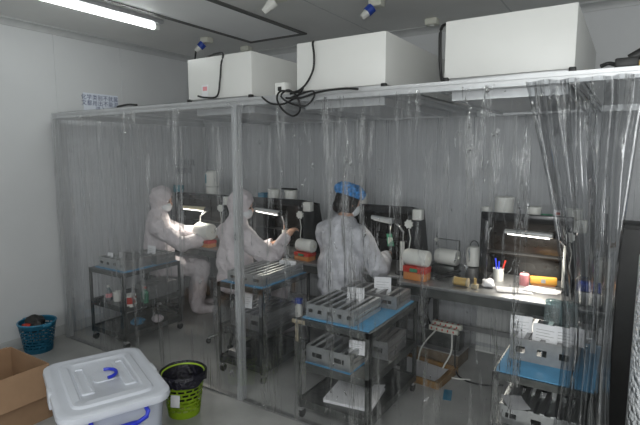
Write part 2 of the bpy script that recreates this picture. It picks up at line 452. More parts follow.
# the gathered curtain at the right end: pleated, pulled aside
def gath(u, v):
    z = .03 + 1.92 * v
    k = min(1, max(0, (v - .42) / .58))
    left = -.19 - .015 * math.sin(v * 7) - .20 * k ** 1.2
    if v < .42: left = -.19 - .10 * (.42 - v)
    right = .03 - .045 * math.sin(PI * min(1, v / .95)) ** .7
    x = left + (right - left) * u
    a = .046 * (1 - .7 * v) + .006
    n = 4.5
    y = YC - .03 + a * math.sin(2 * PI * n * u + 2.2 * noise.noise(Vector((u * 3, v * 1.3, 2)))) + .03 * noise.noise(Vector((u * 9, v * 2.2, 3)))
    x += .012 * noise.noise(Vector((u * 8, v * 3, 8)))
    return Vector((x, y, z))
curtain('plastic_curtain', 'clear plastic curtain gathered in folds tinted dark at the right end of the booth', gath, 220, 40, 'pvc_fold')
# film over the open top of the booth
def topfilm(x0, x1, y0, y1, seed):
    return lambda u, v: Vector((x0 + (x1 - x0) * u, y0 + (y1 - y0) * v, ZT + .004 + .004 * (1 + noise.noise(Vector((u * 6, v * 6, seed))))))
tag(MB().sheet(topfilm(XL + .02, -2.585, YF + .0, YB, 2), 40, 24).build('roof_film', 'pvc_top', angle=180),
    'clear plastic film covering the booth top left of the filter boxes', 'plastic film')

# ------------------------------------------------------------------ workbench along the back
ZB, ZH, YW1 = .735, .68, 3.93
def bench(x0, x1, y0, label):
    t = thing('workbench', label, 'workbench', ((x0 + x1) / 2, y0, 0), 0, 'steel workbenches along the back of the booth')
    w, d = (x1 - x0) / 2, YW1 - y0
    MB().box((-w, 0, ZB - .022), (w, d, ZB), .004).build('top', 'alud', t)
    b = MB(); b.box((-w, .004, ZB - .085), (w, .03, ZB - .022)); b.build('apron', 'steel', t)
    for x in (-w + .04, w - .04):
        for y in (.05, d - .04):
            MB().box((x - .02, y - .02, 0), (x + .02, y + .02, ZB - .022), .003).build('leg', 'steel', t)
    MB().box((-w + .06, d - .055, .20), (w - .06, d - .025, .235)).build('rear_stretcher', 'alud', t)
    return t
bench(-4.1, -1.37, 3.27, 'long steel workbench that the three seated workers face')
bench(-1.36, -.06, 3.15, 'steel workbench at the right end with pen cup and solder reel on it')

# black inspection hoods on the bench
HY = 3.40
def hood(x0, x1, label, mirror=False):
    t = thing('inspection_hood', label, 'hood', ((x0 + x1) / 2, HY, ZB), 0, 'black hoods on the workbench')
    w = (x1 - x0) / 2; H = .50; D0, D1 = .40, .27
    for sx in (-1, 1):
        xx = sx * w - (.012 if sx > 0 else 0)
        MB().poly([(xx, 0, 0), (xx, D0, 0), (xx, D1, H - .06), (xx, .02, H)], (.012, 0, 0)).build('side_panel', 'sidep' if sx > 0 else 'black', t)
    MB().poly([(-w + .012, D0 - .012, 0), (-w + .012, D0, 0), (-w + .012, D1, H - .06), (-w + .012, D1 - .012, H - .06)], (2 * w - .024, 0, 0)).build('back_panel', 'brown', t)
    MB().poly([(-w, .0, H), (-w, D1, H - .055), (-w, D1, H - .04), (-w, 0, H + .014)], (2 * w, 0, 0)).build('top_panel', 'black', t)
    b = MB()
    b.box((-w, -.012, H - .045), (w, .006, H + .012), .003)
    b.box((-w, -.012, 0), (-w + .05, .006, H - .045), .003); b.box((w - .03, -.012, 0), (w, .006, H - .045), .003)
    b.build('front_frame', 'black', t)
    MB().box((-w + .02, D1 - .06, .19), (w - .02, D1 - .0, .2)).build('inner_shelf', 'blackm', t)
    MB().box((w + .001, .0, H - .085), (w + .075, .06, H - .005), .006).build('junction_box', 'bottle', t)
    b = MB()
    ring = [(math.cos(2 * PI * k / 16) * (.036 if k % 2 else .027), math.sin(2 * PI * k / 16) * (.036 if k % 2 else .027)) for k in range(16)]
    b.poly([(w - .015 + a, -.03, H - .115 + c) for a, c in ring], (0, .017, 0)); b.build('star_knob', 'bottle', t)
    MB().tube([(w - .013, -.024, H - .15), (w + .004, -.03, H - .22), (w - .006, -.03, H - .3), (w + .015, -.03, H - .38)], .004, 6).build('cord', 'wcable', t)
    return t
hoods = [hood(-3.97, -3.30, 'black inspection hood farthest left, behind the hooded worker by the wall'),
         hood(-2.93, -2.36, 'black inspection hood with two white tubs on top beside the mid post'),
         hood(-1.92, -1.36, 'black inspection hood in front of the worker in the blue cap'),
         hood(-.85, -.28, 'black open inspection hood at the right with pen cup before it')]

# desk lamps in the hoods
def lamp(x, y, p_head0, p_head1, label, headmat='lamphead', lit=False, energy=0, pf=.62):
    """clamp lamp: base, column, joint and a slim tube head; coordinates relative to base"""
    t = thing('desk_lamp', label, 'lamp', (x, y, ZB), 0, 'slim lamps on the workbench')
    h0, h1 = Vector(p_head0), Vector(p_head1)
    MB().lathe([(.05, 0), (.05, .012), (.03, .02), (.018, .028)], n=20).build('base', 'blackm', t)
    MB().cyl((0, 0, .02), (0, 0, h1.z * pf), .019, .017, n=14).build('post', 'bottle', t)
    MB().tube([(0, 0, h1.z * .6), (.012, -.008, h1.z * .8), h1 + Vector((.03, 0, -.012))], .008, 8).build('arm', 'chrome', t)
    b = MB(); b.ball(h1 + Vector((.03, 0, 0)), .026, n=12); b.cyl(h1 + Vector((.03, -.035, 0)), h1 + Vector((.03, .035, 0)), .013, n=10)
    b.build('joint', 'blackm', t)
    d = (h1 - h0).normalized()
    hd = MB().cyl(h0, h1, .016, .021, n=16).build('lamp_head', headmat, t)
    MB().cyl(h0 + d * .02 + Vector((0, -.004, -.014)), h1 - d * .02 + Vector((0, -.004, -.018)), .008, n=8).build('tube', 'lamp_on' if lit else 'bottle', hd)
    if energy:
        l = bpy.data.lights.new('lamp_light', 'AREA'); l.shape = 'RECTANGLE'; l.size = .3; l.size_y = .04; l.energy = energy; l.color = (1, .95, .84)
        lo = bpy.data.objects.new('lamp_light', l); COL.objects.link(lo); lo.parent = t
        lo.location = (h0 + h1) / 2 + Vector((0, -.01, -.04))
    return t
def rel(px, py, Y, base): return at(px, py, Y) - Vector(base)
bx = at(564, 288, 3.50); bx.z = ZB
lamp(bx.x, bx.y, rel(505, 231, 3.49, bx), rel(553, 236, 3.47, bx), 'silver slim lamp on a white post before the rightmost hood', 'lamphead', True, 5.5, .9)
bx = at(402, 262, 3.36); bx.z = ZB
lamp(bx.x, bx.y, rel(372, 217, 3.36, bx), rel(393, 221, 3.34, bx), 'grey slim lamp beside the blue capped worker', 'lamphead', False, .4)
bx = at(284, 250, 3.36); bx.z = ZB
lamp(bx.x, bx.y, rel(255, 209, 3.36, bx), rel(279, 213, 3.34, bx), 'lit white slim lamp over the outstretched arm at the second hood', 'lamphead', True, 1.6)
bx = at(201, 246, 3.36); bx.z = ZB
lamp(bx.x, bx.y, rel(183, 207, 3.36, bx), rel(205, 209, 3.34, bx), 'yellowed slim lamp inside the leftmost hood', 'yellowed', True, 3.0)

# tubs, jars and bottles on top of the hoods
def tub(px, py, Y, r, hgt, label, m='bottle', name='plastic_tub', z=None, grp='tubs standing on the hoods'):
    p = at(px, py, Y)
    z = ZH + .525 if z is None else z
    t = thing(name, label, 'tub', (p.x, p.y, z), 0, grp)
    MB().lathe([(r * .93, 0), (r, hgt * .06), (r, hgt * .84)], n=24).build('body', m, t)
    MB().lathe([(r * 1.05, hgt * .84), (r * 1.05, hgt * .97), (r * .98, hgt)], n=24).build('lid', m, t)
    return t
tub(274, 198, 3.50, .055, .115, 'left white tub of the pair on the second hood')
tub(291, 198, 3.50, .058, .115, 'right white tub of the pair, under a dark clip')
tub(361, 200, 3.50, .055, .115, 'white tub on the hood above the blue bouffant cap')
tub(504, 212, 3.48, .062, .145, 'large white tub at the left end of the rightmost hood top')
tub(534, 214, 3.46, .044, .09, 'small ribbed white tub midway on the rightmost hood top')
tub(574, 218, 3.46, .048, .09, 'whitish tub at the right end of the rightmost hood top')
tub(487, 211, 3.52, .034, .065, 'low faint tub at the far left corner of the rightmost hood')
c = at(290, 179, 3.50)
tag(MB().box((c.x - .09, c.y - .02, ZH + .642), (c.x + .07, c.y + .02, ZH + .656), .004).build('clip', 'blackm'), 'dark clip lying across the tubs on the second hood', 'clip')
p = at(213, 194, 3.50)
t = thing('humidifier', 'tall white bottle with a blue gauge strip on the leftmost hood', 'humidifier', (p.x, p.y, ZH + .525))
MB().lathe([(.062, 0), (.066, .01), (.066, .10), (.06, .107)], n=26).build('base', 'bottle', t)
MB().lathe([(.061, .112), (.065, .118), (.065, .25), (.05, .268), (.03, .272)], n=26).build('tank', 'bottle', t)
MB().box((-.042, -.063, .145), (-.026, -.045, .235), .003).build('gauge_strip', 'tealcup', t)
p = at(179, 194, 3.46)
t = thing('blue_cup', 'teal plastic cup on the leftmost hood beside the hooded head', 'cup', (p.x, p.y, ZH + .53))
MB().lathe([(.042, 0), (.055, .105), (.051, .105), (.04, .006)], n=22).build('body', 'tealcup', t)
MB().tube([(-.05, 0, .085), (-.085, 0, .08), (-.088, 0, .04), (-.046, 0, .03)], .007, 6).build('handle', 'tealcup', t)
p = at(194, 192, 3.48); tag(MB().lathe([(.012, 0), (.016, .02), (.006, .03)], (p.x, p.y, ZH + .532), 12).build('bottle_cap', 'pink'), 'small pink cap left of the tall white bottle', 'cap')
p = at(263, 198, 3.48)
t = thing('blue_box', 'small blue box left of the tubs on the second hood', 'box', (p.x, p.y, ZH + .53))
MB().box((-.035, -.03, 0), (.035, .03, .06), .004).build('carton', 'teal', t); MB().box((-.036, -.031, .06), (.036, .031, .075), .004).build('lid', 'teal', t)
p = at(557, 214, 3.44)
t = thing('photo_card', 'small white card with a red print leaning on the rightmost hood', 'card', (p.x, p.y, ZH + .552))
MB().box((-.024, 0, 0), (.024, .003, .05)).build('sheet', 'paper', t); MB().box((-.006, -.0015, .02), (.018, 0, .036)).build('print', 'red', t)
p = at(547, 216, 3.43); tag(MB().box((p.x - .035, p.y - .02, ZH + .567), (p.x + .035, p.y + .02, ZH + .574), .002).build('circuit_board', 'green'), 'green circuit board lying on the rightmost hood', 'circuit board')
p = at(390, 240, 3.355)
t = thing('circuit_card', 'greenish circuit card hanging under the lamp by the blue capped worker', 'circuit card', (p.x, p.y, p.z))
MB().poly([(-.03, 0, .045), (.012, 0, .05), (.035, 0, -.045), (-.02, 0, -.05)], (0, .004, 0)).build('board', 'green', t)
b = MB()
for k in range(4): b.box((-.015 + k * .01, -.003, -.03 + .008 * k), (-.009 + k * .01, 0, .02))
b.build('chip', 'beige', t); MB().tube([(0, .002, .046), (.002, 0, .08), (.004, 0, .105)], .002, 6).build('string', 'wcable', t)

# paper roll dispensers on red boxes
def roll(px, py, Y, w, r, label, zc, red=True):
    p = at(px, py, Y)
    t = thing('wipe_roll', label, 'paper roll', (p.x, p.y, zc), R(-6), 'white paper rolls on the workbench')
    MB().lathe([(r * .5, -w / 2 - .004), (r * .9, -w / 2), (r, -w / 2 + .014), (r, w / 2 - .014), (r * .9, w / 2), (r * .5, w / 2 + .004)], (0, 0, r), 26, (1, 0, 0)).build('roll', 'bottle', t)
    MB().cyl((-w / 2 - .012, 0, r), (w / 2 + .012, 0, r), .012, n=12).build('core', 'beige', t)
    return t
def redbox(px, Y, w, h, label, py=270, split=.55):
    p = at(px, py, Y)
    t = thing('parts_box', label, 'parts box', (p.x, p.y, ZB + .001), R(-6), 'red parts boxes under the rolls')
    MB().box((-w / 2, -.05, 0), (w / 2, .05, h * split), .004).build('tray', 'orange', t)
    MB().box((-w / 2 - .003, -.053, h * split), (w / 2 + .003, .053, h), .004).build('cover', 'red', t)
    MB().box((-.03, -.058, h * .62), (.03, -.053, h * .88)).build('label_holder', 'green', t)
    return t
zr = ZB + .072
redbox(417, 3.27, .17, .10, 'red and orange parts box under the roll right of the blue capped worker')
roll(417, 265, 3.27, .18, .060, 'white roll on the red box right of the blue capped worker', ZB + .101)
redbox(305, 3.36, .16, .07, 'red parts box under the roll beside the second hood')
roll(306, 247, 3.36, .165, .056, 'white roll on the red box beside the second hood', zr)
redbox(207, 3.33, .19, .07, 'red and orange parts box at the leftmost hood')
roll(205, 236, 3.33, .21, .08, 'large white roll lit beside the first worker near the wall', zr)
# roll on a wire stand, right of station three
p = at(446, 277, 3.6)
t = thing('roll_stand', 'thin dark wire stand arched over a paper roll left of the white bottle', 'stand', (p.x, p.y, ZB))
MB().lathe([(.05, 0), (.05, .008)], n=20).build('base', 'blackm', t)
b = MB(); b.tube([(.09, .02, 0), (.09, .02, .25), (-.09, .02, .255)], .005, 8); b.build('wire', 'steel', t)
MB().cyl((-.09, .02, .20), (-.09, .02, .30), .006, n=8).build('hook', 'steel', t); MB().ball((-.09, .012, .245), .016, n=10).build('knob', 'bottle', t)
roll(447, 268, 3.56, .17, .06, 'white roll lying below the thin wire stand', ZB + .07)
tag(MB().box((p.x - .085, 3.50, ZB + .001), (p.x + .09, 3.64, ZB + .068), .006).build('roll_rest', 'steel'), 'dark metal rest under the roll of the wire stand', 'rest')
p = at(473, 279, 3.50)
t = thing('solvent_bottle', 'white bottle with a wire carrying handle left of the rightmost hood', 'bottle', (p.x, p.y, ZB))
MB().lathe([(.05, 0), (.055, .008), (.055, .085), (.05, .092)], n=26).build('base', 'alud', t)
MB().lathe([(.05, .096), (.053, .10), (.053, .215), (.04, .24), (.02, .246)], n=26).build('body', 'bottle', t)
MB().tube([(.03 * math.cos(a), 0, .244 + .04 * math.sin(a)) for a in [PI * k / 10 for k in range(11)]], .004, 6).build('handle', 'steel', t)
b = MB(); b.tube([(.054 * math.cos(a), .054 * math.sin(a), .10) for a in [-PI + PI * k / 12 for k in range(13)]], .004, 6); b.build('band', 'steel', t)
p = at(498, 281, 3.56)
t = thing('pen_cup', 'white cup holding a blue and a red pen in the opening of the rightmost hood', 'cup', (p.x, p.y, ZB))
MB().lathe([(.036, 0), (.038, .09), (.034, .09), (.032, .006)], n=22).build('cup', 'bottle', t)
for nm, dx, m_, dz in (('blue_pen', -.012, 'blue', .16), ('blue_pen', .0, 'blue', .14), ('red_pen', .02, 'red', .15)):
    MB().cyl((dx * .3, .0, .01), (dx * 2.2, .005, dz), .006, n=8).build(nm, m_, t)
p = at(488, 286, 3.34)
def crumple(c, r, seed, m, name, sq=.7):
    b = MB(); g = bmesh.ops.create_icosphere(b.bm, subdivisions=3, radius=r)
    for v in g['verts']:
        n = noise.noise(v.co * (2.2 / r) * .6 + Vector((seed, 0, 0)))
        v.co = v.co * (1 + .35 * n); v.co.z = max(-r * .62, v.co.z * sq)
        v.co += Vector(c) + Vector((0, 0, r * .62))
    return b.build(name, m, angle=20)
tag(crumple((p.x, p.y, ZB), .045, 3, M['paper'], 'tissue'), 'crumpled white tissue left of the pen cup', 'tissue')
p = at(524, 284, 3.53)
t = thing('spray_can', 'pink can beside the orange bar before the rightmost hood', 'can', (p.x, p.y, ZB))
MB().lathe([(.03, 0), (.032, .004), (.032, .075), (.027, .082)], n=22).build('body', 'pink', t)
MB().lathe([(.014, .082), (.014, .096), (.009, .1)], n=14).build('nozzle', 'chrome', t)
a, c = at(530, 279, 3.56), at(557, 280, 3.60)
t = thing('orange_ruler', 'orange bar lying between the pink can and the white lamp post', 'bar', ((a.x + c.x) / 2, (a.y + c.y) / 2, ZB), math.atan2(c.y - a.y, c.x - a.x))
w = (c - a).length / 2
MB().box((-w, -.018, .012), (w, .018, .062), .005).build('body', 'yellow', t); MB().box((-.016, -.0195, .022), (.012, -.0175, .05)).build('badge', 'alu2', t)
MB().box((-w * .9, -.016, 0), (w * .9, .016, .012), .002).build('foot', 'orange', t)
# loose white papers on bench
def paper(cx, cy, z, w, d, rz, label, curl=.012, seed=0, th=.0015, name='paper_sheet', cat='paper', grp=None):
    def fn(u, v): return Vector(((u - .5) * w, (v - .5) * d, th + curl * (1 + noise.noise(Vector((u * 2.2, v * 2.2, seed + .5)))) * .5 * (abs(u - .5) + abs(v - .5))))
    b = MB(); b.sheet(fn, 10, 10)
    bmesh.ops.solidify(b.bm, geom=b.bm.faces[:], thickness=th)
    o = b.build(name, 'paper', None); o.location = (cx, cy, z); o.rotation_euler = (0, 0, rz)
    return tag(o, label, cat, grp)
p = at(517, 290, 3.30); paper(-.60, 3.33, ZB, .22, .14, .3, 'bright white sheet below the pen cup on the bench edge', .02, 1)
p = at(548, 290, 3.32); paper(-.44, 3.42, ZB, .22, .15, -.15, 'bright white sheet in front of the orange bar and lamp post', .02, 2)
p = at(461, 285, 3.26)
t = thing('solder_reel', 'brass coloured reel lying on the bench below the wire stand', 'reel', (p.x, p.y, ZB + .033), R(-5))
MB().cyl((-.042, 0, 0), (.042, 0, 0), .028, n=20).build('winding', 'brass', t)
for sx in (-1, 1): MB().cyl((sx * .042, 0, 0), (sx * .05, 0, 0), .033, n=20).build('flange', 'rust', t)
p = at(475, 285, 3.26)
t = thing('screwdriver_block', 'small brass block with a peg right of the solder reel', 'block', (p.x, p.y, ZB))
MB().box((-.022, -.02, 0), (.022, .02, .03), .003).build('block', 'rust', t); MB().cyl((.0, 0, .03), (.0, 0, .07), .009, n=10).build('peg', 'brass', t)
a, c = at(434, 284, 3.36), at(455, 270, 3.5)
t = thing('pliers', 'dark pliers lying among tools left of the brass reel', 'pliers', (a.x + .01, a.y, ZB))
MB().tube([(0, 0, .012), (.06, .02, .03), (.12, .03, .06), (.17, .04, .075)], .011, 8).build('handle', 'blackm', t)
MB().tube([(.02, -.03, .012), (.08, .0, .03), (.13, .03, .045), (.16, .06, .03)], .010, 8).build('handle', 'blackm', t)
MB().poly([(.0, -.02, .0), (-.05, -.03, 0), (-.055, -.015, 0), (0, .02, 0)], (0, 0, .016)).build('jaw', 'steel', t)
# grey case right of the hood
p = at(590, 305, 3.30)
t = thing('tool_case', 'grey case with a wire handle beside the gathered curtain on the bench', 'case', (-.165, 3.28, ZB))
MB().box((-.075, -.06, 0), (.085, .07, .085), .008).build('body', 'alud', t)
MB().box((-.06, -.045, .085), (.07, .055, .13), .006).build('contents', 'plug', t)
MB().tube([(-.065, -.055, .07), (-.065, -.058, .16), (-.045, -.058, .18), (0, -.058, .18)], .006, 8).build('handle', 'chrome', t)
p = at(575, 252, 3.7); tag(MB().lathe([(.05, 0), (.055, .16), (.045, .19), (.02, .2)], (-.12, 3.78, ZB), 20).build('plastic_jug', 'bottle'), 'pale jug behind the gathered curtain beside the rightmost hood', 'jug')

# ------------------------------------------------------------------ carts
def cart(x0, y0, w, d, H, label, mids=(.36, .12)):
    t = thing('trolley', label, 'trolley', (x0 + w / 2, y0, 0), 0, 'dark steel trolleys')
    hw = w / 2
    shelf_names = ['top_shelf'] + ['shelf'] * len(mids)
    for nm, z in zip(shelf_names, (H,) + tuple(mids)):
        b = MB()
        b.box((-hw + .004, .004, z - .008), (hw - .004, d - .004, z))
        for lo, hi in (((-hw, 0), (hw, .004)), ((-hw, d - .004), (hw, d)), ((-hw, 0), (-hw + .004, d)), ((hw - .004, 0), (hw, d))):
            b.box((*lo, z - .035), (*hi, z + (.0 if nm == 'top_shelf' else .012)))
        b.build(nm, 'steel', t, smooth=False)
    for sx in (-1, 1):
        for y, sy in ((0, 1), (d, -1)):
            b = MB(); x = sx * hw
            b.box((min(x, x - sx * .03), min(y, y + sy * .004), .075), (max(x, x - sx * .03), max(y, y + sy * .004), H))
            b.box((min(x, x - sx * .004), min(y, y + sy * .03), .075), (max(x, x - sx * .004), max(y, y + sy * .03), H))
            b.build('leg', 'steel', t, smooth=False)
            cb = MB(); cx, cy = x - sx * .018, y + sy * .018
            cb.box((cx - .014, cy - .018, .05), (cx + .014, cy + .018, .076), .003)
            ca = cb.build('caster', 'chrome', t)
            MB().cyl((cx - .010, cy + .006, .028), (cx + .010, cy + .006, .028), .028, n=18).build('wheel', 'blackm', ca)
    return t
def mat_on(x0, x1, y0, y1, z, label):
    return tag(MB().box((x0, y0, z), (x1, y1, z + .006), .002).build('blue_mat', 'mat_blue'), label, 'mat', 'blue antistatic mats on the trolleys')
C1 = dict(x0=-3.945, y0=2.385, w=.475, d=.61, H=.655)
C2 = dict(x0=-2.535, y0=2.53, w=.43, d=.60, H=.70)
C3 = dict(x0=-1.66, y0=2.325, w=.50, d=.72, H=.645)
C4 = dict(x0=-.50, y0=2.325, w=.44, d=.64, H=.60)
cart(**C1, label='dark steel trolley nearest the left wall with a red mug on its shelf')
cart(**C2, label='dark steel trolley right behind the middle post')
cart(**C3, label='dark steel trolley in front of the worker in the blue cap', mids=(.36, .115))
cart(**C4, label='dark steel trolley at the right end behind the gathered curtain', mids=(.33, .10))
t3 = [o for o in bpy.data.objects if o.name == 'trolley.002'][0]
b = MB(); b.box((-.285, -.008, .615), (-.19, -.003, .64), .002); b.box((-.258, -.009, .50), (-.236, -.004, .615), .002); b.build('corner_bracket', 'rust', t3).name = 'corner_bracket'
mat_on(-3.91, -3.49, 2.42, 2.98, .655, 'blue mat on the trolley nearest the left wall')
mat_on(-2.515, -2.125, 2.55, 3.11, .70, 'blue mat on the trolley behind the middle post')
mat_on(-1.64, -1.18, 2.345, 3.025, .645, 'blue mat on the trolley before the blue capped worker')
mat_on(-.49, -.07, 2.335, 2.945, .60, 'blue mat on the trolley at the right end')

# slotted aluminium trays (lanes run front to back)
def slot_tray(x, y, z, w, d, h, lanes, label, rz=0, holes=2, m='alu2'):
    t = thing('slotted_tray', label, 'tray', (x, y, z), rz, 'slotted aluminium trays')
    hw = w / 2; th = .006
    b = MB(); b.box((-hw, 0, 0), (hw, d, th)); b.build('bottom', m, t, smooth=False)
    b = MB(); b.box((-hw, 0, th), (-hw + th, d, h * .32)); b.box((-hw, 0, h * .45), (-hw + th, d, h * .62)); b.box((-hw, 0, h * .78), (-hw + th, d, h)); b.build('side_rail', m, t, smooth=False)
    b = MB(); b.box((hw - th, 0, th), (hw, d, h * .32)); b.box((hw - th, 0, h * .45), (hw, d, h * .62)); b.box((hw - th, 0, h * .78), (hw, d, h)); b.build('side_rail', m, t, smooth=False)
    for nm, y0 in (('front_plate', -th), ('rear_plate', d)):
        b = MB(); n = max(2, holes)
        hx = [-hw + w * (k + .5) / n for k in range(n)]; hr = w / n * .22
        # plate with real slots: strips above, below and between
        zl, zh = h * .36, h * .64
        b.box((-hw, y0, 0), (hw, y0 + th, zl)); b.box((-hw, y0, zh), (hw, y0 + th, h))
        xs = [-hw] + [q for a in hx for q in (a - hr, a + hr)] + [hw]
        for k in range(0, len(xs), 2): b.box((xs[k], y0, zl), (xs[k + 1], y0 + th, zh))
        b.build(nm, m, t, smooth=False)
    for k in range(lanes + 1):
        xx = -hw + w * k / lanes; xx = min(max(xx, -hw + .012), hw - .012)
        b = MB(); b.box((xx - .011, 0, h - .005), (xx + .011, d, h + .003)); b.box((xx - .002, 0, th), (xx + .002, d, h - .005))
        b.build('divider', m, t, smooth=False)
    return t
zt1, zt2, zt3, zt4 = .661, .706, .651, .606
# trolley by the left wall
slot_tray(-3.70, 2.45, zt1, .36, .27, .085, 5, 'slotted tray with white tags at the front of the trolley nearest the wall', holes=4)
slot_tray(-3.66, 2.76, zt1, .33, .20, .08, 5, 'slotted tray at the rear of the trolley nearest the wall')
slot_tray(-3.60, 2.66, .361, .22, .30, .12, 4, 'slotted tray on the middle shelf right of the red mug')
# trolley behind the mid post
slot_tray(-2.31, 2.585, zt2, .33, .50, .075, 6, 'long slotted tray on the trolley behind the middle post', holes=3)
slot_tray(-2.315, 2.60, .361, .31, .44, .115, 5, 'slotted tray on the middle shelf of the trolley behind the post', m='alud')
# near trolley
slot_tray(-1.455, 2.375, zt3, .34, .34, .085, 6, 'slotted tray at the front edge on top of the trolley before the blue cap', holes=5)
slot_tray(-1.405, 2.78, zt3, .41, .22, .085, 6, 'slotted tray at the back on top of the trolley before the blue cap', m='alud', holes=3)
slot_tray(-1.46, 2.365, .368, .31, .23, .105, 5, 'slotted tray with two round windows on the middle shelf behind the curtain', holes=2)
slot_tray(-1.33, 2.65, .361, .27, .28, .115, 5, 'slotted tray deep on the middle shelf of the trolley before the blue cap', m='alud')
tag(MB().box((-1.62, 2.345, .361), (-1.30, 2.62, .366), .001).build('blue_sheet', 'mat_blue'), 'blue sheet under the tray on the middle shelf', 'sheet')
# right trolley
slot_tray(-.31, 2.52, zt4, .30, .34, .115, 4, 'slotted tray standing on the blue mat at the right end with white cards', holes=3, m='alud')
slot_tray(-.30, 2.37, .331, .34, .36, .09, 7, 'slotted tray on the middle shelf of the right end trolley', holes=3)

# white cards
def wcard(x, y, z, w, h, label, rz=0, tilt=.12):
    t = thing('route_card', label, 'card', (x, y, z), rz, 'white cards on the trays')
    b = MB(); ro = Matrix.Rotation(-tilt, 3, 'X')
    b.box((-w / 2, 0, 0), (w / 2, .0016, h), rot=ro, piv=(0, 0, 0)); b.build('sheet', 'paper', t, smooth=False)
    b = MB()
    for k in range(4): b.box((-w * .36, -.0008, h * (.3 + .14 * k)), (w * (.36 if k % 2 else .2), 0, h * (.3 + .14 * k) + .002), rot=ro, piv=(0, 0, 0))
    b.build('printed_lines', 'alud', t, smooth=False)
    return t
wcard(-3.80, 2.50, zt1 + .035, .055, .085, 'small white tag at the left end of the tray nearest the wall', .3)
wcard(-3.70, 2.53, zt1 + .035, .06, .095, 'small white tag midway on the tray nearest the wall', -.2)
wcard(-3.63, 2.80, zt1 + .04, .11, .11, 'white square card at the back of the trolley nearest the wall')
wcard(-2.35, 2.64, .50, .10, .11, 'white card beside the middle post on the trolley shelf', .1)
wcard(-2.22, 2.98, zt2 + .03, .14, .075, 'bluish white card at the back of the trolley behind the post', .2)
wcard(-1.40, 2.59, zt3 + .035, .11, .125, 'white card in the front tray on the trolley before the blue cap', .25)
wcard(-1.36, 2.90, zt3 + .04, .115, .125, 'white card in the back tray on the trolley before the blue cap', .35)
wcard(-1.32, 2.465, .44, .10, .085, 'white card with print in the middle shelf tray behind the curtain', .2)
wcard(-.425, 2.60, zt4 + .085, .105, .115, 'white card leaning left on the tray at the right end', .15, .2)
wcard(-.305, 2.545, zt4 + .09, .115, .105, 'white card in the middle of the row at the right end tray', -.05)
wcard(-.215, 2.55, zt4 + .09, .10, .105, 'white card third in the row at the right end tray', -.05)
wcard(-.170, 2.62, zt4 + .09, .07, .09, 'narrow white card at the right end of the tray row', -.2)

# items on trolley shelves
def mug(x, y, z, label, m1='bottle', band='red', r=.042, h=.095):
    t = thing('mug', label, 'mug', (x, y, z))
    MB().lathe([(r * .85, 0), (r, h), (r * .93, h), (r * .78, .006)], n=24).build('body', m1, t)
    if band: MB().lathe([(r * .90 + .0015, h * .28), (r * .985 + .0015, h * .86)], n=24, cap=False).build('band', band, t)
    MB().tube([(r * .95, 0, h * .85), (r * 1.55, 0, h * .75), (r * 1.6, 0, h * .4), (r * .9, 0, h * .22)], .006, 6).build('handle', m1, t)
    return t
mug(-3.50, 2.47, .36, 'white mug with a red band on the left trolley shelf', r=.05, h=.1)
mug(-3.72, 2.50, .36, 'plain white cup left of the red banded mug', band=None, r=.038, h=.085)
t = thing('water_bottle', 'slim clear bottle with pink label left of the white cup', 'bottle', (-3.80, 2.47, .36))
MB().lathe([(.025, 0), (.028, .01), (.028, .08), (.012, .105), (.012, .12)], n=18).build('body', 'jar', t)
MB().lathe([(.029, .03), (.029, .065)], n=18, cap=False).build('wrapper', 'pink', t); MB().lathe([(.014, .118), (.014, .135)], n=14).build('cap', 'bottle', t)
t = thing('soap_bottle', 'dark green bottle beside the red banded mug', 'bottle', (-3.475, 2.60, .36))
MB().lathe([(.03, 0), (.032, .09), (.014, .11), (.014, .125)], n=18).build('body', 'green', t); MB().lathe([(.016, .125), (.016, .14)], n=14).build('cap', 'red', t)
tag(crumple((-3.62, 2.62, .12), .06, 8, M['mat_blue'], 'cloth', .5), 'crumpled blue cloth on the bottom shelf of the left trolley', 'cloth')
tag(crumple((-3.55, 2.78, .12), .05, 5, M['coverall'], 'cloth', .7), 'crumpled pale cloth behind the blue cloth on the left trolley', 'cloth')
def sheets(x, y, z, w, d, rz, h, label, name='paper_stack'):
    t = thing(name, label, 'paper', (x, y, z), rz, None)
    MB().box((-w / 2, -d / 2, 0), (w / 2, d / 2, h), .002).build('stack', 'paper', t)
    b = MB(); b.sheet(lambda u, v: Vector(((u - .5) * w * 1.02, (v - .5) * d, h + .003 + .022 * max(0, u - .55) ** 1.5 * 3)), 10, 4)
    b.build('loose_sheet', 'paper', t); return t
sheets(-1.38, 2.56, .115, .31, .30, .15, .018, 'stack of white papers on the bottom shelf before the blue cap')
tag(MB().box((-2.49, 2.58, .12), (-2.36, 2.70, .165), .004).build('parts_carton', 'alud'), 'grey carton on the bottom shelf behind the middle post', 'carton')
t = thing('spray_bottle', 'small blue and white spray bottle hanging by the trolley behind the post', 'bottle', (-2.145, 3.03, .361))
MB().lathe([(.03, 0), (.032, .08), (.014, .105)], n=18).build('body', 'bottle', t); MB().box((-.026, -.02, .105), (.03, .02, .15), .006).build('trigger', 'plug', t)
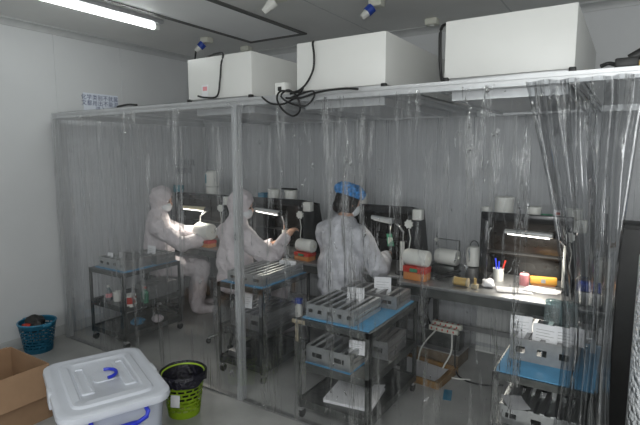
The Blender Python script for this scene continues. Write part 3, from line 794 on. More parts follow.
# clear jars and holder on the right trolley
for k, (px, lab) in enumerate(((551, 'left clear plastic jar behind the cards at the right end'), (567, 'right clear plastic jar behind the cards at the right end'))):
    p = at(px, 330, 2.80)
    if k == 0:
        j = thing('clear_jar', lab, 'jar', (p.x, 2.80, zt4 + .085), 0, 'clear jars on the right trolley')
        MB().lathe([(.045, 0), (.047, .02), (.047, .11), (.04, .13), (.04, .14)], n=24).build('body', 'jar', j)
        MB().lathe([(.043, .14), (.043, .152), (.03, .156)], n=24).build('lid', 'jar', j)
    else: dup(j, lab, (p.x, 2.80, zt4 + .085))
slot_tray(-.28, 2.735 + .15, zt4, .36, .05, .11, 4, 'slotted holder behind the clear jars at the right end', holes=2, m='alu2') if False else None
t = thing('jar_stand', 'low metal stand carrying the clear jars at the right end', 'stand', (-.27, 2.88 - .02, zt4))
MB().box((-.19, -.06 + .0, .073), (.17, .07, .083), .002).build('plate', 'alu2', t)
for sx in (-1, 1): MB().box((sx * .165 - .012, -.05, 0), (sx * .165 + .012, .06, .073)).build('foot', 'alu2', t)
for kk in kids(t): pass
for o in bpy.data.objects:
    if o.name.startswith('clear_jar'): o.location.y = 2.86
# loose bright paper on lower shelf of right trolley
paper(-.40, 2.40, .43, .10, .14, .5, 'white paper slip on the tray of the right end trolley shelf', .01, 6)
slot_tray(-.29, 2.37, .10, .34, .40, .10, 7, 'slotted tray on the bottom shelf of the right end trolley', holes=3)

# ------------------------------------------------------------------ under the bench
t = thing('low_crate', 'low dark wooden crate under the bench carrying power strips', 'crate', (-1.2, 3.66, 0), R(-4))
MB().box((-.19, -.09, .0), (.19, .12, .012)).build('base', 'crate', t)
b = MB(); b.box((-.19, -.10, .012), (.19, -.085, .10)); b.box((-.19, .11, .012), (.19, .125, .10)); b.box((-.19, -.085, .012), (-.175, .11, .10)); b.box((.175, -.085, .012), (.19, .11, .10)); b.build('sides', 'crate', t, smooth=False)
MB().box((-.195, -.105, .10), (.195, .13, .112), .002).build('lid', 'alud', t)
MB().box((-.15, -.03, .112), (.17, .09, .235), .004).build('adapter_case', 'steel', t)
strip0 = None
for k, (px, py, lab) in enumerate(((447, 331, 'front white power strip on the crate under the bench'), (450, 323, 'rear white power strip behind the other on the crate'))):
    loc = (-1.165 + .01 * k, 3.64 + .055 * k, .237 + .022 * k)
    if strip0 is None:
        strip0 = thing('power_strip', lab, 'power strip', loc, R(-4), 'power strips under the bench')
        ro = Matrix.Rotation(R(50), 3, 'X')
        MB().box((-.12, -.024, .0), (.12, .024, .04), .005).build('body', 'beige', strip0)
        b = MB()
        for q in range(5):
            b.box((-.10 + q * .045, -.0255, .012), (-.09 + q * .045, -.0235, .03)); b.box((-.10 + q * .045, -.012, .039), (-.085 + q * .045, .012, .0412))
        b.build('socket_holes', 'red', strip0)
    else: dup(strip0, lab, loc)
def cable(name, pts, r, m, label):
    P = [Vector(p) for p in pts]; out = []
    for i in range(len(P) - 1):
        p0, p1, p2, p3 = P[max(i - 1, 0)], P[i], P[i + 1], P[min(i + 2, len(P) - 1)]
        for k in range(6):
            s = k / 6
            out.append(.5 * ((2 * p1) + (-p0 + p2) * s + (2 * p0 - 5 * p1 + 4 * p2 - p3) * s * s + (-p0 + 3 * p1 - 3 * p2 + p3) * s ** 3))
    out.append(P[-1])
    return tag(MB().tube(out, r, 8).build(name, m), label, 'cable')
cable('power_cable', [(-1.285, 3.66, .27), (-1.30, 3.63, .34), (-1.34, 3.66, .38), (-1.31, 3.70, .47), (-1.32, 3.74, .70)], .007, 'cable', 'black cable looping up from the power strips to the bench')
cable('power_cable', [(-1.06, 3.62, .25), (-1.03, 3.5, .13), (-.98, 3.42, .012), (-.82, 3.36, .01), (-.66, 3.44, .01)], .006, 'cable', 'black cable trailing right from the power strips on the floor')
cable('power_cable', [(-1.22, 3.61, .25), (-1.29, 3.5, .14), (-1.30, 3.44, .012), (-1.24, 3.33, .01), (-1.13, 3.33, .01)], .006, 'wcable', 'white cable curling from the left of the power strips')
cable('power_cable', [(-1.09, 3.61, .25), (-1.06, 3.50, .14), (-1.10, 3.43, .012), (-1.00, 3.36, .01), (-.88, 3.40, .01)], .006, 'wcable', 'white cable curling from the right of the power strips')
t = thing('paper_tray', 'flat brown rimmed tray of papers on the floor under the bench', 'tray', (-1.22, 3.33, 0), R(-6))
MB().box((-.21, -.17, 0), (.21, .17, .012), .002).build('bottom', 'trayrim', t)
b = MB()
for lo, hi in (((-.21, -.17), (.21, -.155)), ((-.21, .155), (.21, .17)), ((-.21, -.155), (-.195, .155)), ((.195, -.155), (.21, .155))): b.box((*lo, .012), (*hi, .05))
b.build('rim', 'trayrim', t, smooth=False)
o = paper(-1.24, 3.33, .014, .34, .27, R(-6), 'grey white sheets lying in the brown rimmed floor tray', .03, 4, name='paper_sheet')
tag(MB().box((-.028, -.075, 0), (.028, .075, .0012)).build('floor_tape', 'teal', loc=(-.955, 3.11, .0005)), 'short blue tape strip stuck on the floor beside the tray', 'tape').rotation_euler = (0, 0, .25)
t = thing('wall_panel_board', 'pale board leaning behind the bench under the white bottle', 'board', (-.80, 3.99, 0))
MB().box((-.2, -.012, 0), (.19, 0, .6), .002).build('board', 'white', t)
MB().box((-.2, -.016, .05), (.19, -.012, .08)).build('rail', 'alu', t)

# ------------------------------------------------------------------ foreground
# translucent storage tub with lid
t = thing('storage_box', 'large translucent plastic storage box with blue handles in the foreground', 'storage box', (-2.38, 1.49, 0), math.atan2(-.29, .70))
def rrect(hx, hy, r, n=6):
    pts = []
    for cx, cy, a0 in ((hx - r, hy - r, 0), (-hx + r, hy - r, PI / 2), (-hx + r, -hy + r, PI), (hx - r, -hy + r, 1.5 * PI)):
        for k in range(n + 1):
            a = a0 + PI / 2 * k / n; pts.append((cx + r * math.cos(a), cy + r * math.sin(a)))
    return pts
def loft(b, rings, cap0=True, cap1=True):
    V = [[b.bm.verts.new(p) for p in r] for r in rings]; n = len(V[0])
    for a, c in zip(V, V[1:]):
        for i in range(n): b.bm.faces.new((a[i], a[(i + 1) % n], c[(i + 1) % n], c[i]))
    if cap0: b.bm.faces.new(V[0][::-1])
    if cap1: b.bm.faces.new(V[-1])
    return b
def rr(hx, hy, r, z): return [(x, y, z) for x, y in rrect(hx, hy, r)]
b = MB(); loft(b, [rr(.305, .205, .06, 0), rr(.315, .215, .06, .02), rr(.345, .24, .07, .375), rr(.355, .25, .07, .378), rr(.355, .25, .07, .39), rr(.335, .232, .065, .39), rr(.305, .207, .06, .02)], True, True)
b.build('tub', 'tub', t)
b = MB(); loft(b, [rr(.372, .266, .085, .372), rr(.378, .272, .088, .39), rr(.374, .268, .086, .41), rr(.352, .247, .075, .418), rr(.335, .232, .07, .414), rr(.30, .20, .06, .413), rr(.288, .19, .05, .424), rr(.25, .155, .04, .426), rr(.24, .147, .04, .419)], True, True)
ld = b.build('lid', 'lid', t)
b = MB()
for sy in (-1, 1):
    loft(b, [[(x, y + sy * .105, z) for x, y, z in rr(hx, hy, r_, z_)] for hx, hy, r_, z_ in ((.175, .034, .016, .416), (.172, .032, .016, .427), (.158, .02, .012, .428), (.156, .018, .012, .421))])
loft(b, [rr(.065, .06, .03, .417), rr(.062, .057, .03, .425), rr(.05, .045, .025, .425)])
b.build('rib', 'lid', ld)
b = MB(); b.tube([(.06 * math.cos(a), .055 * math.sin(a) + .01, .436) for a in [PI * k / 10 for k in range(11)]], .009, 8)
b.build('lid_handle', 'blue', ld)
# blue carrying handle on the camera side, and its twin
for sx in (-1, 1):
    b = MB(); x = sx * .372
    b.tube([(sx * .345, -.13, .362), (x + sx * .02, -.13, .358), (x + sx * .024, -.122, .335), (x + sx * .026, -.08, .318), (x + sx * .028, .0, .312), (x + sx * .026, .08, .318), (x + sx * .024, .122, .335), (x + sx * .02, .13, .358), (sx * .345, .13, .362)], .011, 10)
    b.box((x + sx * .028 - .014, -.075, .298), (x + sx * .028 + .014, .075, .33), .008)
    b.build('handle', 'blue', t)
for sy in (-1, 1):
    MB().box((-.05, sy * .262 - .014, .33), (.05, sy * .262 + .014, .415), .006).build('latch', 'lid', t)
# cardboard box
t = thing('cardboard_box', 'open brown cardboard box at the lower left corner of the picture', 'cardboard box', (-3.22, 1.16, 0))
X0, X1, Y0, Y1, HB, th = -.23, .25, -.34, .34, .35, .005
MB().box((X0, Y0, 0), (X1, Y1, th)).build('bottom', 'cardd', t)
for nm, lo, hi in (('side_panel', (X0, Y0, th), (X0 + th, Y1, HB)), ('side_panel', (X1 - th, Y0, th), (X1, Y1, HB)), ('end_panel', (X0 + th, Y0, th), (X1 - th, Y0 + th, HB)), ('end_panel', (X0 + th, Y1 - th, th), (X1 - th, Y1, HB))):
    MB().box(lo, hi).build(nm, 'card', t, smooth=False)
b = MB(); b.poly([(X1, Y0 + .01, HB), (X1 + .004, Y0 + .01, HB + .004), (X1 + .07, Y0 + .02, HB - .17), (X1 + .066, Y0 + .02, HB - .172)], (0, Y1 - Y0 - .03, 0)); b.build('flap', 'card', t, smooth=False)
b = MB(); b.poly([(X0, Y0 + .01, HB), (X0 - .004, Y0 + .01, HB + .003), (X0 - .06, Y0 + .02, HB - .17), (X0 - .056, Y0 + .02, HB - .172)], (0, Y1 - Y0 - .03, 0)); b.build('flap', 'card', t, smooth=False)

# perforated waste bins
def perforated(t, r0, r1, h, rows, n, m, rim=True):
    prof = [(r0, 0), (r0 + (r1 - r0) * .1, h * .1)]
    zs = [h * (.12 + .72 * k / (rows * 2)) for k in range(rows * 2 + 1)]
    prof += [(r0 + (r1 - r0) * z / h, z) for z in zs]
    prof += [(r1 * .985, h * .9), (r1, h)]
    def skip(k, i):
        kk = k - 2
        if kk < 0 or kk >= rows * 2 or kk % 2 == 0: return False
        return (i + (kk // 2) % 2 * 2) % 4 in (0, 1, 2)
    b = MB(); b.lathe(prof, n=n, cap=False, skip=skip)
    bmesh.ops.solidify(b.bm, geom=b.bm.faces[:], thickness=.003)
    body = b.build('body', m, t)
    MB().cyl((0, 0, .0), (0, 0, .006), r0 * .98, n=24).build('base', m, t)
    b = MB(); b.tube([(r1 * math.cos(2 * PI * k / 32), r1 * math.sin(2 * PI * k / 32), h) for k in range(33)], .007, 8); b.build('rim', m, t)
    return body
t = thing('waste_bin', 'lime green perforated waste bin with a black liner beside the storage box', 'waste bin', (-2.31, 1.985, 0))
perforated(t, .098, .135, .265, 7, 64, 'lime')
b = MB()
def lin(u, v):
    a = 2 * PI * u; w = noise.noise(Vector((math.cos(a) * 2, math.sin(a) * 2, v * 2)))
    prof = [(.085, .10), (.115, .22), (.131, .268), (.14, .285), (.148, .272), (.149, .245), (.147, .222)]
    f = v * 6; i = min(5, int(f)); s_ = f - i
    r = prof[i][0] + (prof[i + 1][0] - prof[i][0]) * s_; z = prof[i][1] + (prof[i + 1][1] - prof[i][1]) * s_
    k = max(0, v - .45) * 2
    return Vector(((r + .008 * w * k) * math.cos(a), (r + .008 * w * k) * math.sin(a), z + .035 * w * k))
b.sheet(lin, 72, 24); bmesh.ops.remove_doubles(b.bm, verts=b.bm.verts[:], dist=1e-4); b.build('liner_bag', 'bag', t)
MB().box((-.028, -.131, .10), (.03, -.127, .175), .001, rot=Matrix.Rotation(R(-8), 3, 'X')).build('sticker', 'paper', t).rotation_euler = (0, 0, R(25))
t = thing('laundry_basket', 'teal perforated basket on the floor against the left wall', 'basket', (-4.105, 2.0, 0))
perforated(t, .105, .142, .25, 7, 64, 'teal')
for sx in (-1, 1): MB().box((sx * .152 - .016, -.035, .235), (sx * .152 + .016, .035, .255), .005).build('handle', 'teal', t)
for k, (dx, dy, r_, m_, lab) in enumerate(((-.03, .0, .075, 'blackm', 'black rag heaped in the teal basket'), (.045, -.03, .055, 'hair', 'dark folded rag at the right of the teal basket'))):
    o = crumple((0, 0, 0), r_, 21 + k, M[m_], 'rag', .8); o.location = (-4.105 + dx, 2.0 + dy, .185); tag(o, lab, 'rag')
o = crumple((0, 0, 0), .04, 33, M['red'], 'rag', .7); o.location = (-4.115, 1.92, .20); tag(o, 'dull red rag at the front of the teal basket', 'rag')

# bubble wrap roll at right edge of view, and made-up cabinet darkening the folds
t = thing('bubble_wrap_roll', 'tall roll of white bubble wrap standing at the right edge of the picture', 'roll', (.205, 2.42, 0))
MB().lathe([(.145, 0), (.15, .01), (.15, 1.22), (.145, 1.23), (.05, 1.23)], n=40).build('wrap', 'bubble', t)
MB().cyl((0, 0, 1.225), (0, 0, 1.245), .05, n=24).build('core', 'card', t)
t = thing('added_dark_cabinet', 'made-up black cabinet darkening the gathered curtain at the right end', 'cabinet', (.245, 3.135, 0))
MB().box((-.27, -.105, .04), (.27, .11, 1.27), .006).build('body', 'blackm', t)
MB().box((-.262, -.117, .06), (.262, -.105, 1.25), .004).build('door', 'sidep', t); MB().box((.19, -.14, .7), (.205, -.117, .86), .003).build('handle', 'alud', t)
MB().box((-.25, -.09, 0), (.25, .09, .04)).build('plinth', 'blackm', t)

# ------------------------------------------------------------------ signs
def text_mesh(body, size, m, name, parent, loc, rot, ext=.0006, space=1.1):
    cu = bpy.data.curves.new(name, 'FONT'); cu.body = body; cu.size = size; cu.extrude = ext; cu.space_line = 1.0; cu.space_character = space
    cu.align_x = 'CENTER'; cu.align_y = 'CENTER'
    o = bpy.data.objects.new(name, cu); COL.objects.link(o)
    dg = bpy.context.evaluated_depsgraph_get()
    me = bpy.data.meshes.new_from_object(o.evaluated_get(dg))
    bpy.data.objects.remove(o)
    me.name = name; me.materials.clear(); me.materials.append(M[m])
    q = bpy.data.objects.new(name, me); COL.objects.link(q); q.parent = parent; q.location = loc; q.rotation_euler = rot
    return q
t = thing('wall_notice', 'pale notice with rows of small blue characters on the left wall', 'notice', (WX + .0045, 2.82, 2.118))
MB().box((0, -.19, -.105), (.002, .17, .085)).build('sheet', 'signpaper', t)
text_mesh('化学类别不就属\n文都用出不能混\n进入', .052, 'blueink', 'lettering', t, (.003, -.02, -.008), (R(90), 0, R(90)))
t = thing('wall_lettering', 'two rows of dark characters on the left wall above the teal cup', 'lettering', (WX + .0045, 3.79, 1.49))
text_mesh('清洁用具\n摆放处', .085, 'darkink', 'lettering', t, (.001, 0, 0), (R(90), 0, R(90)), space=1.05)

# ------------------------------------------------------------------ ceiling sockets, plugs, cables
def socket(x, y, label, plug='plug', rz=0):
    t = thing('ceiling_socket', label, 'socket', (x, y, CZ), rz, 'sockets on the ceiling')
    MB().box((-.05, -.04, -.05), (.05, .04, 0), .008).build('box', 'beige', t)
    if plug:
        p = MB().cyl((-.03, -.01, -.05), (-.06, -.03, -.085), .036, .034, n=18).build('plug', plug, t)
        MB().cyl((-.06, -.03, -.085), (-.09, -.05, -.12), .028, .02, n=14).build('cable_gland', 'bottle', p)
    else:
        b = MB(); b.cyl((0, 0, -.05), (0, 0, -.058), .02, n=16); b.build('outlet', 'white', t)
    return t
socket(-3.42, 3.36, 'ceiling socket with a blue plug above the left filter box')
socket(-3.36, 3.85, 'plain beige ceiling socket behind the left filter box', None)
socket(-1.58, 3.20, 'ceiling socket with a blue plug above the middle filter box')
socket(-1.42, 3.88, 'plain beige ceiling socket between the middle and right filter boxes', None)
socket(-2.08, 2.72, 'ceiling socket with a white plug at the top edge of the picture', 'bottle')
cable('hanging_cable', [(-3.51, 3.31, CZ - .12), (-3.52, 3.30, 2.5), (-3.50, 3.28, 2.38), (-3.48, 3.3, 2.2), (-3.46, 3.31, 2.01)], .008, 'cable', 'black cable dropping from the blue plug left of the filter boxes')
def offp(px, py, Y=2.3): return at(px, py, Y)
x1 = FFX[0]
cable('hanging_cable', [(-2.60, 3.2, 2.30), (-2.575, 2.7, 2.285), (-2.45, 2.40, 2.28), offp(222, 53, 2.325), offp(221, 65), offp(220, 80), offp(217, 96), offp(205, 97.5, 2.29), offp(198, 96, 2.29)], .006, 'cable', 'black cable over the front of the left filter box')
cable('hanging_cable', [(-1.66, 2.9, 2.285), (-1.60, 2.5, 2.282), offp(313, 42, 2.325), offp(314, 55), offp(313, 70), offp(306, 84), offp(298, 91, 2.27), offp(290, 94, 2.26)], .006, 'cable', 'black cable over the front of the middle filter box')
cable('hanging_cable', [(-.80, 2.9, 2.285), (-.80, 2.5, 2.282), offp(442, 27, 2.34), offp(440, 50, 2.33), offp(441, 75, 2.33), offp(443, 82, 2.30)], .008, 'cable', 'black cable along the left edge of the right filter box')
tp = [(262, 97), (270, 103), (283, 104), (296, 97), (303, 88), (295, 92), (281, 91), (277, 99), (283, 110), (293, 116), (300, 110), (297, 97), (288, 90), (281, 96), (290, 103), (305, 106), (314, 97), (312, 91), (298, 95), (290, 98)]
cable('cable_tangle', [at(x, y, 2.235 - .02 * math.sin(i * 1.9)) for i, (x, y) in enumerate(tp)], .0055, 'cable', 'tangled black cable looped over the front rail between two filter boxes')
cable('cable_tangle', [at(x, y, 2.235 - .01 * (i % 2)) for i, (x, y) in enumerate([(286, 98), (300, 98), (315, 93), (330, 90), (345, 88.5), (358, 89)])], .006, 'cable', 'black cable lying along the rail below the middle filter box')
p = at(282, 91, 2.30)
t = thing('switch_box', 'small white switch box on the rail between the left and middle filter boxes', 'switch box', (p.x, 2.31, ZT))
MB().box((-.038, -.03, 0), (.038, .03, .07), .006).build('box', 'white', t); MB().box((-.014, -.034, .022), (.012, -.029, .046), .002).build('switch', 'blackm', t)
p = at(205, 91, 2.328)
t = thing('warning_tag', 'white tag with pink print on the lower left filter box', 'tag', (p.x, 2.3275, 2.005))
MB().box((-.03, 0, 0), (.028, .002, .09)).build('sheet', 'paper', t); MB().box((-.018, -.0008, .052), (.02, 0, .078)).build('print', 'pink', t)
for px0, px1, yy, lab in ((118, 138, 108.5, 'short black cable tie lying on the booth rail below the notice'), (601, 616, 67, 'short black strap on the rail near its right end')):
    a, c = at(px0, yy, 2.3), at(px1, yy - .5, 2.3)
    cable('cable_end', [(a.x, 2.295, ZT + .012), ((a.x + c.x) / 2, 2.305, ZT + .022), (c.x, 2.29, ZT + .012)], .008, 'cable', lab)
t = thing('rail_clamp', 'black and yellow clamp on the rail at the right edge of the picture', 'clamp', (-.03, 2.30, ZT))
MB().box((-.05, -.03, .0), (.03, .03, .035), .006).build('body', 'blackm', t); MB().cyl((0, 0, .03), (.055, 0, .062), .02, n=14).build('knob', 'blackm', t); MB().box((.03, -.025, 0), (.055, .025, .02), .003).build('jaw', 'brass', t)

# ------------------------------------------------------------------ people
def eval_mesh(o):
    dg = bpy.context.evaluated_depsgraph_get(); dg.update()
    me = bpy.data.meshes.new_from_object(o.evaluated_get(dg)); return me
def skin_mesh(chains, lvl=1):
    """dense swept ellipsoids along each joint chain, fused later by the voxel remesh"""
    b = MB(); names = {}
    unit = bmesh.new(); bmesh.ops.create_icosphere(unit, subdivisions=2, radius=1)
    uv = [v.co.copy() for v in unit.verts]; uf = [[v.index for v in f.verts] for f in unit.faces]; unit.free()
    def put(c, r):
        vs = [b.bm.verts.new(Vector((c.x + q.x * r[0], c.y + q.y * r[1], c.z + q.z * r[2]))) for q in uv]
        for f in uf: b.bm.faces.new([vs[k] for k in f])
    for ch in chains:
        prev = None
        for it in ch:
            if isinstance(it, str): prev = (names[it][0], None); pr = None; continue
            nm, cq, r = it
            r = (r[0], r[1], min(r)) if isinstance(r, tuple) else (r, r, r)
            cq = Vector(cq)
            if nm: names[nm] = (cq, r)
            if prev is not None:
                p, q = prev; q = q or r
                d = (cq - p).length; n = max(1, int(d / (min(min(q), min(r)) * .3)))
                for k in range(n):
                    t_ = k / n; put(p.lerp(cq, t_), [q[m_] + (r[m_] - q[m_]) * t_ for m_ in range(3)])
            put(cq, r); prev = (cq, r)
    me = bpy.data.meshes.new('limbs'); b.bm.to_mesh(me); b.bm.free()
    return me
def remesh(meshes, extra, voxel, smooth=3):
    b = bmesh.new()
    for m_ in meshes: b.from_mesh(m_); bpy.data.meshes.remove(m_)
    if extra: extra.bm.to_mesh(tm := bpy.data.meshes.new('t')); b.from_mesh(tm); bpy.data.meshes.remove(tm); extra.bm.free()
    me = bpy.data.meshes.new('r'); b.to_mesh(me); b.free()
    o = bpy.data.objects.new('r', me); COL.objects.link(o)
    md = o.modifiers.new('v', 'REMESH'); md.mode = 'VOXEL'; md.voxel_size = voxel; md.use_smooth_shade = True
    ms = o.modifiers.new('m', 'SMOOTH'); ms.factor = .5; ms.iterations = smooth
    out = eval_mesh(o); bpy.data.objects.remove(o); bpy.data.meshes.remove(me)
    return out
def mesh_obj(me, name, m, parent):
    me.name = name; me.materials.clear(); me.materials.append(M[m])
    for p in me.polygons: p.use_smooth = True
    o = bpy.data.objects.new(name, me); COL.objects.link(o); o.parent = parent; return o

def ik(sh, wr, l1, l2, bend):
    d = wr - sh; L_ = min(d.length, (l1 + l2) * .995); dn = d.normalized(); wr2 = sh + dn * L_
    a = (l1 * l1 - l2 * l2 + L_ * L_) / (2 * L_); hh = math.sqrt(max(0, l1 * l1 - a * a))
    bn = (bend - dn * bend.dot(dn)).normalized()
    return sh + dn * a + bn * hh, wr2
def hand_chains(wr, fwd, up, side):
    """palm box-ish chain + five finger chains; side=+1 right hand (thumb on its left)"""
    fwd = fwd.normalized(); rt = fwd.cross(up).normalized(); up = rt.cross(fwd)
    ch = []
    kn = []
    for k, (off, ln) in enumerate(((-.027, .066), (-.009, .075), (.009, .071), (.026, .056))):
        base = wr + fwd * .035 + rt * off * .7
        k0 = wr + fwd * .088 + rt * off
        k1 = k0 + fwd * ln * .45 - up * .012; k2 = k1 + fwd * ln * .3 - up * .02; k3 = k2 + fwd * ln * .12 - up * .02
        ch.append([(None, base, .014), (None, k0, .0105), (None, k1, .009), (None, k2, .008), (None, k3, .0065)])
    t0 = wr + fwd * .03 - rt * side * .02; t1 = t0 + fwd * .03 - rt * side * .035 - up * .008; t2 = t1 + fwd * .03 - rt * side * .012 - up * .012; t3 = t2 + fwd * .02 - up * .008
    ch.append([(None, t0, .014), (None, t1, .0115), (None, t2, .010), (None, t3, .0075)])
    return ch

def person(loc, rz, seat, label, hands, head_turn, outfit, lean=.10, head_pitch=.35):
    t = thing('person', label, 'person', loc, rz)
    inv = Matrix.Rotation(-rz, 3, 'Z')
    def tl(p): return inv @ (Vector(p) - Vector(loc))
    z0 = seat
    pel = Vector((0, 0, z0 + .09)); bel = Vector((0, .02 + lean * .2, z0 + .24)); che = Vector((0, .02 + lean * .6, z0 + .43))
    nb = Vector((0, .02 + lean * .95, z0 + .555)); nk = Vector((0, .03 + lean * 1.15, z0 + .64))
    hc = Vector((0, .06 + lean * 1.35, z0 + .745))
    HR = Matrix.Rotation(head_turn, 3, 'Z') @ Matrix.Rotation(-head_pitch, 3, 'X')
    sh = {s: Vector((s * .185, .02 + lean * .85, z0 + .485)) for s in (-1, 1)}
    hip = {s: Vector((s * .09, .03, z0 + .075)) for s in (-1, 1)}
    kn = {s: Vector((s * .12, .43, z0 + .055)) for s in (-1, 1)}
    an = {s: Vector((s * .11, .36, .085)) for s in (-1, 1)}
    toe = {s: Vector((s * .125, .53, .038)) for s in (-1, 1)}
    arms = {}
    for s in (-1, 1):
        w = tl(hands[s]); el, wr = ik(sh[s], w, .29, .26, Vector((s * .6, -.3, -.8))); arms[s] = (el, wr)
    def chains(g, feet=True, neck=True):
        e = g
        c = [[('pel', pel, (.125 + e, .105 + e)), ('bel', bel, (.125 + e, .10 + e)), ('che', che, (.145 + e, .11 + e)), ('nb', nb, (.10 + e, .075 + e))] + ([('nk', nk, .052 + e * .4)] if neck else [])]
        for s in (-1, 1):
            el, wr = arms[s]
            c.append(['che', (None, sh[s] * .62 + che * .38 + Vector((0, 0, .03)), .075 + e), (None, sh[s], .062 + e), (None, sh[s].lerp(el, .5), .05 + e), (None, el, .042 + e), (None, el.lerp(wr, .45), .04 + e), (None, wr, .028 + e * .8)])
            leg = ['pel', (None, hip[s], .085 + e), (None, hip[s].lerp(kn[s], .5), .074 + e), (None, kn[s], .056 + e), (None, kn[s].lerp(an[s], .35), .052 + e), (None, an[s], .036 + e)]
            if feet: leg += [(None, an[s] + Vector((0, .03, -.035)), .036 + e * .5), (None, toe[s], .030 + e * .4)]
            c.append(leg)
        return c
    # ---- body: one continuous surface
    ms = [skin_mesh(chains(0), 1)]
    for s in (-1, 1):
        el, wr = arms[s]; f = (wr - el).normalized()
        up = Vector((0, 0, 1)) - f * f.z
        if up.length < .2: up = Vector((0, -1, 0))
        for ch in hand_chains(wr, f, up.normalized(), s): ms.append(skin_mesh([ch], 1))
    ex = MB()
    ex.ball(hc, .1, (.78, .95, 1.14), 24, HR)
    ex.ball(hc + HR @ Vector((0, .035, -.06)), .07, (.82, .85, .95), 18, HR)          # jaw
    ex.ball(hc + HR @ Vector((0, .102, -.018)), .018, (.75, 1.0, 1.5), 12, HR)          # nose
    ex.ball(hc + HR @ Vector((0, .092, -.062)), .016, (1.5, .6, .55), 12, HR)           # lips
    for s in (-1, 1):
        ex.ball(hc + HR @ Vector((s * .079, -.008, -.015)), .028, (.35, .7, 1.1), 12, HR)   # ears
        ex.ball(hc + HR @ Vector((s * .032, .078, .028)), .02, (1.2, .6, .5), 10, HR)       # brow
        f = (arms[s][1] - arms[s][0]).normalized()
        ex.ball(arms[s][1] + f * .05, .04, (.8, .8, .55), 12)
    body = mesh_obj(remesh(ms, ex, .0085, 2), 'body', 'skin', t)
    b = MB()
    for s in (-1, 1): b.ball(hc + HR @ Vector((s * .032, .082, .008)), .012, n=10)
    b.build('eyes', 'eye', t)
    # ---- clothes
    face_c = hc + HR @ Vector((0, .10, -.012))
    cl = [skin_mesh(chains(.034, neck=(outfit == 'hood')), 1)]
    ex = MB()
    if outfit == 'hood':
        ex.ball(hc + HR @ Vector((0, -.012, .012)), .118, (.86, .98, 1.08), 24, HR)
        ex.ball(nk + Vector((0, .01, .0)), .075, (1.0, 1.0, 1.2), 18)
        ex.ball(nb + Vector((0, -.01, -.02)), .13, (1.35, .8, .6), 18)
        ex.ball(bel + Vector((0, 0, .02)), .18, (1.08, .85, 1.15), 20)
    else:
        ex.ball(nb + Vector((0, -.01, -.03)), .13, (1.35, .82, .65), 18)
        ex.ball(bel + Vector((0, -.0, -.02)), .19, (1.08, .8, 1.2), 20)                 # loose smock body
    me = remesh(cl, ex, .016, 4)
    bb = bmesh.new(); bb.from_mesh(me)
    kill = []
    for f in bb.faces:
        c_ = f.calc_center_median()
        if outfit == 'hood':
            q = HR.inverted() @ (c_ - hc)
            if q.y > .045 and (q.x / .062) ** 2 + ((q.z + .012) / .088) ** 2 < 1: kill.append(f)
        for s in (-1, 1):
            el, wr = arms[s]; ax = (wr - el).normalized()
            if (c_ - wr).length < .075 and (c_ - wr).dot(ax) > .012: kill.append(f)
        if outfit != 'hood' and (c_ - nk).length < .062: kill.append(f)
    bmesh.ops.delete(bb, geom=list(set(kill)), context='FACES')
    for v in bb.verts:
        n_ = (.5 - abs(noise.noise(Vector((v.co.x * 9, v.co.y * 9, v.co.z * 5))))) * .026 + noise.noise(v.co * 20) * .007 - .008
        v.co += v.normal * n_
    bb.to_mesh(me); bb.free()
    mesh_obj(me, 'coverall' if outfit == 'hood' else 'smock', 'coverall' if outfit == 'hood' else 'smock', t)
    # mask
    b = MB(); b.ball(hc + HR @ Vector((0, .048, -.048)), .078, (.86, .92, .8), 20, HR)
    bmesh.ops.delete(b.bm, geom=[v for v in b.bm.verts if (HR.inverted() @ (v.co - hc)).y < .02], context='VERTS')
    b.build('face_mask', 'maskm', t)
    if outfit == 'cap':
        b = MB(); b.ball(hc + HR @ Vector((0, -.012, .006)), .113, (.80, .95, 1.1), 24, HR)
        bmesh.ops.delete(b.bm, geom=[v for v in b.bm.verts if (lambda q: q.y > .055 or q.z < -.10)(HR.inverted() @ (v.co - hc))], context='VERTS')
        b.ball(hc + HR @ Vector((0, -.075, -.055)), .06, (1.1, .75, 1.0), 16, HR)
        b.build('hair', 'hair', t)
        b = MB(); g = bmesh.ops.create_uvsphere(b.bm, u_segments=40, v_segments=24, radius=1)
        for v in g['verts']:
            a = math.atan2(v.co.y, v.co.x); puff = 1 + .05 * math.sin(a * 17) * (1 - abs(v.co.z)) + .05 * noise.noise(v.co * 3)
            q = Vector((v.co.x * .12 * puff, v.co.y * .132 * puff, max(-.6, min(.8, v.co.z)) * .074 * puff))
            v.co = hc + HR @ (q + Vector((0, -.015, .078)))
        b.build('bouffant_cap', 'bouffant', t)
    return t
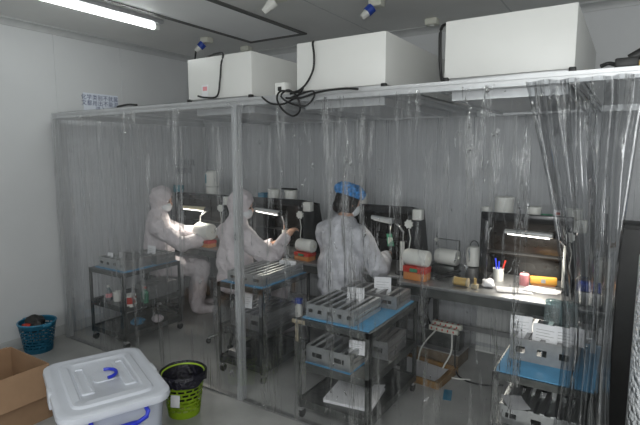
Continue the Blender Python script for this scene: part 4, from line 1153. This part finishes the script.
def stool(x, y, h, label):
    t = thing('stool', label, 'stool', (x, y, 0), 0, 'round work stools')
    MB().lathe([(.14, h - .045), (.155, h - .04), (.155, h - .012), (.14, h - .002), (.05, h)], n=28).build('seat', 'blackm', t)
    MB().cyl((0, 0, .08), (0, 0, h - .045), .022, n=14).build('post', 'chrome', t)
    for k in range(5):
        a = 2 * PI * k / 5 + .3; c, s_ = math.cos(a), math.sin(a)
        MB().tube([(0, 0, .1), (c * .12, s_ * .12, .075), (c * .22, s_ * .22, .05)], .013, 8).build('foot', 'steel', t)
        MB().ball((c * .22, s_ * .22, .024), .024, n=10).build('caster', 'blackm', t)
P1 = (-3.98, 3.15, 0); P2 = (-2.87, 3.05, 0); P3 = (-1.89, 3.19, 0)
person(P1, R(-38), .44, 'person in a pale hooded coverall seated nearest the left wall', {1: (-3.46, 3.36, .82), -1: (-3.62, 3.48, .84)}, R(-14), 'hood', lean=.0)
person(P2, R(-22), .455, 'person in a pale hooded coverall reaching right behind the middle post', {1: (-2.44, 3.27, .93), -1: (-2.72, 3.42, .82)}, R(-35), 'hood', lean=.03)
person(P3, R(-14), .525, 'person with dark hair in a blue bouffant cap and white smock seen from behind', {1: (-1.62, 3.50, .82), -1: (-1.86, 3.55, .80)}, R(-14), 'cap', lean=.05)
stool(P1[0], P1[1], .435, 'round stool under the worker nearest the left wall')
stool(P2[0], P2[1], .45, 'round stool under the worker behind the middle post')
stool(P3[0], P3[1], .52, 'round stool under the worker in the blue cap')

# ------------------------------------------------------------------ light, world, view
# the photographer's flash, just above the lens
l = bpy.data.lights.new('camera_flash', 'POINT'); l.energy = 42; l.shadow_soft_size = .03; l.color = (1, 1, .98)
lo = bpy.data.objects.new('camera_flash', l); COL.objects.link(lo); lo.location = (.01, .02, CAMH + .16)
w = bpy.data.worlds.new('world'); sc.world = w; w.use_nodes = True
w.node_tree.nodes['Background'].inputs[0].default_value = (.75, .8, .85, 1); w.node_tree.nodes['Background'].inputs[1].default_value = .02
sc.view_settings.view_transform = 'Standard'; sc.view_settings.look = 'None'; sc.view_settings.gamma = 1; sc.view_settings.exposure = -0.13
sc.view_settings.use_curve_mapping = False
sc.cycles.max_bounces = 10; sc.cycles.diffuse_bounces = 4; sc.cycles.glossy_bounces = 4; sc.cycles.transparent_max_bounces = 40; sc.cycles.transmission_bounces = 6
sc.cycles.use_denoising = True
sc.cycles.sample_clamp_indirect = 6
sc.cycles.caustics_reflective = False; sc.cycles.caustics_refractive = False
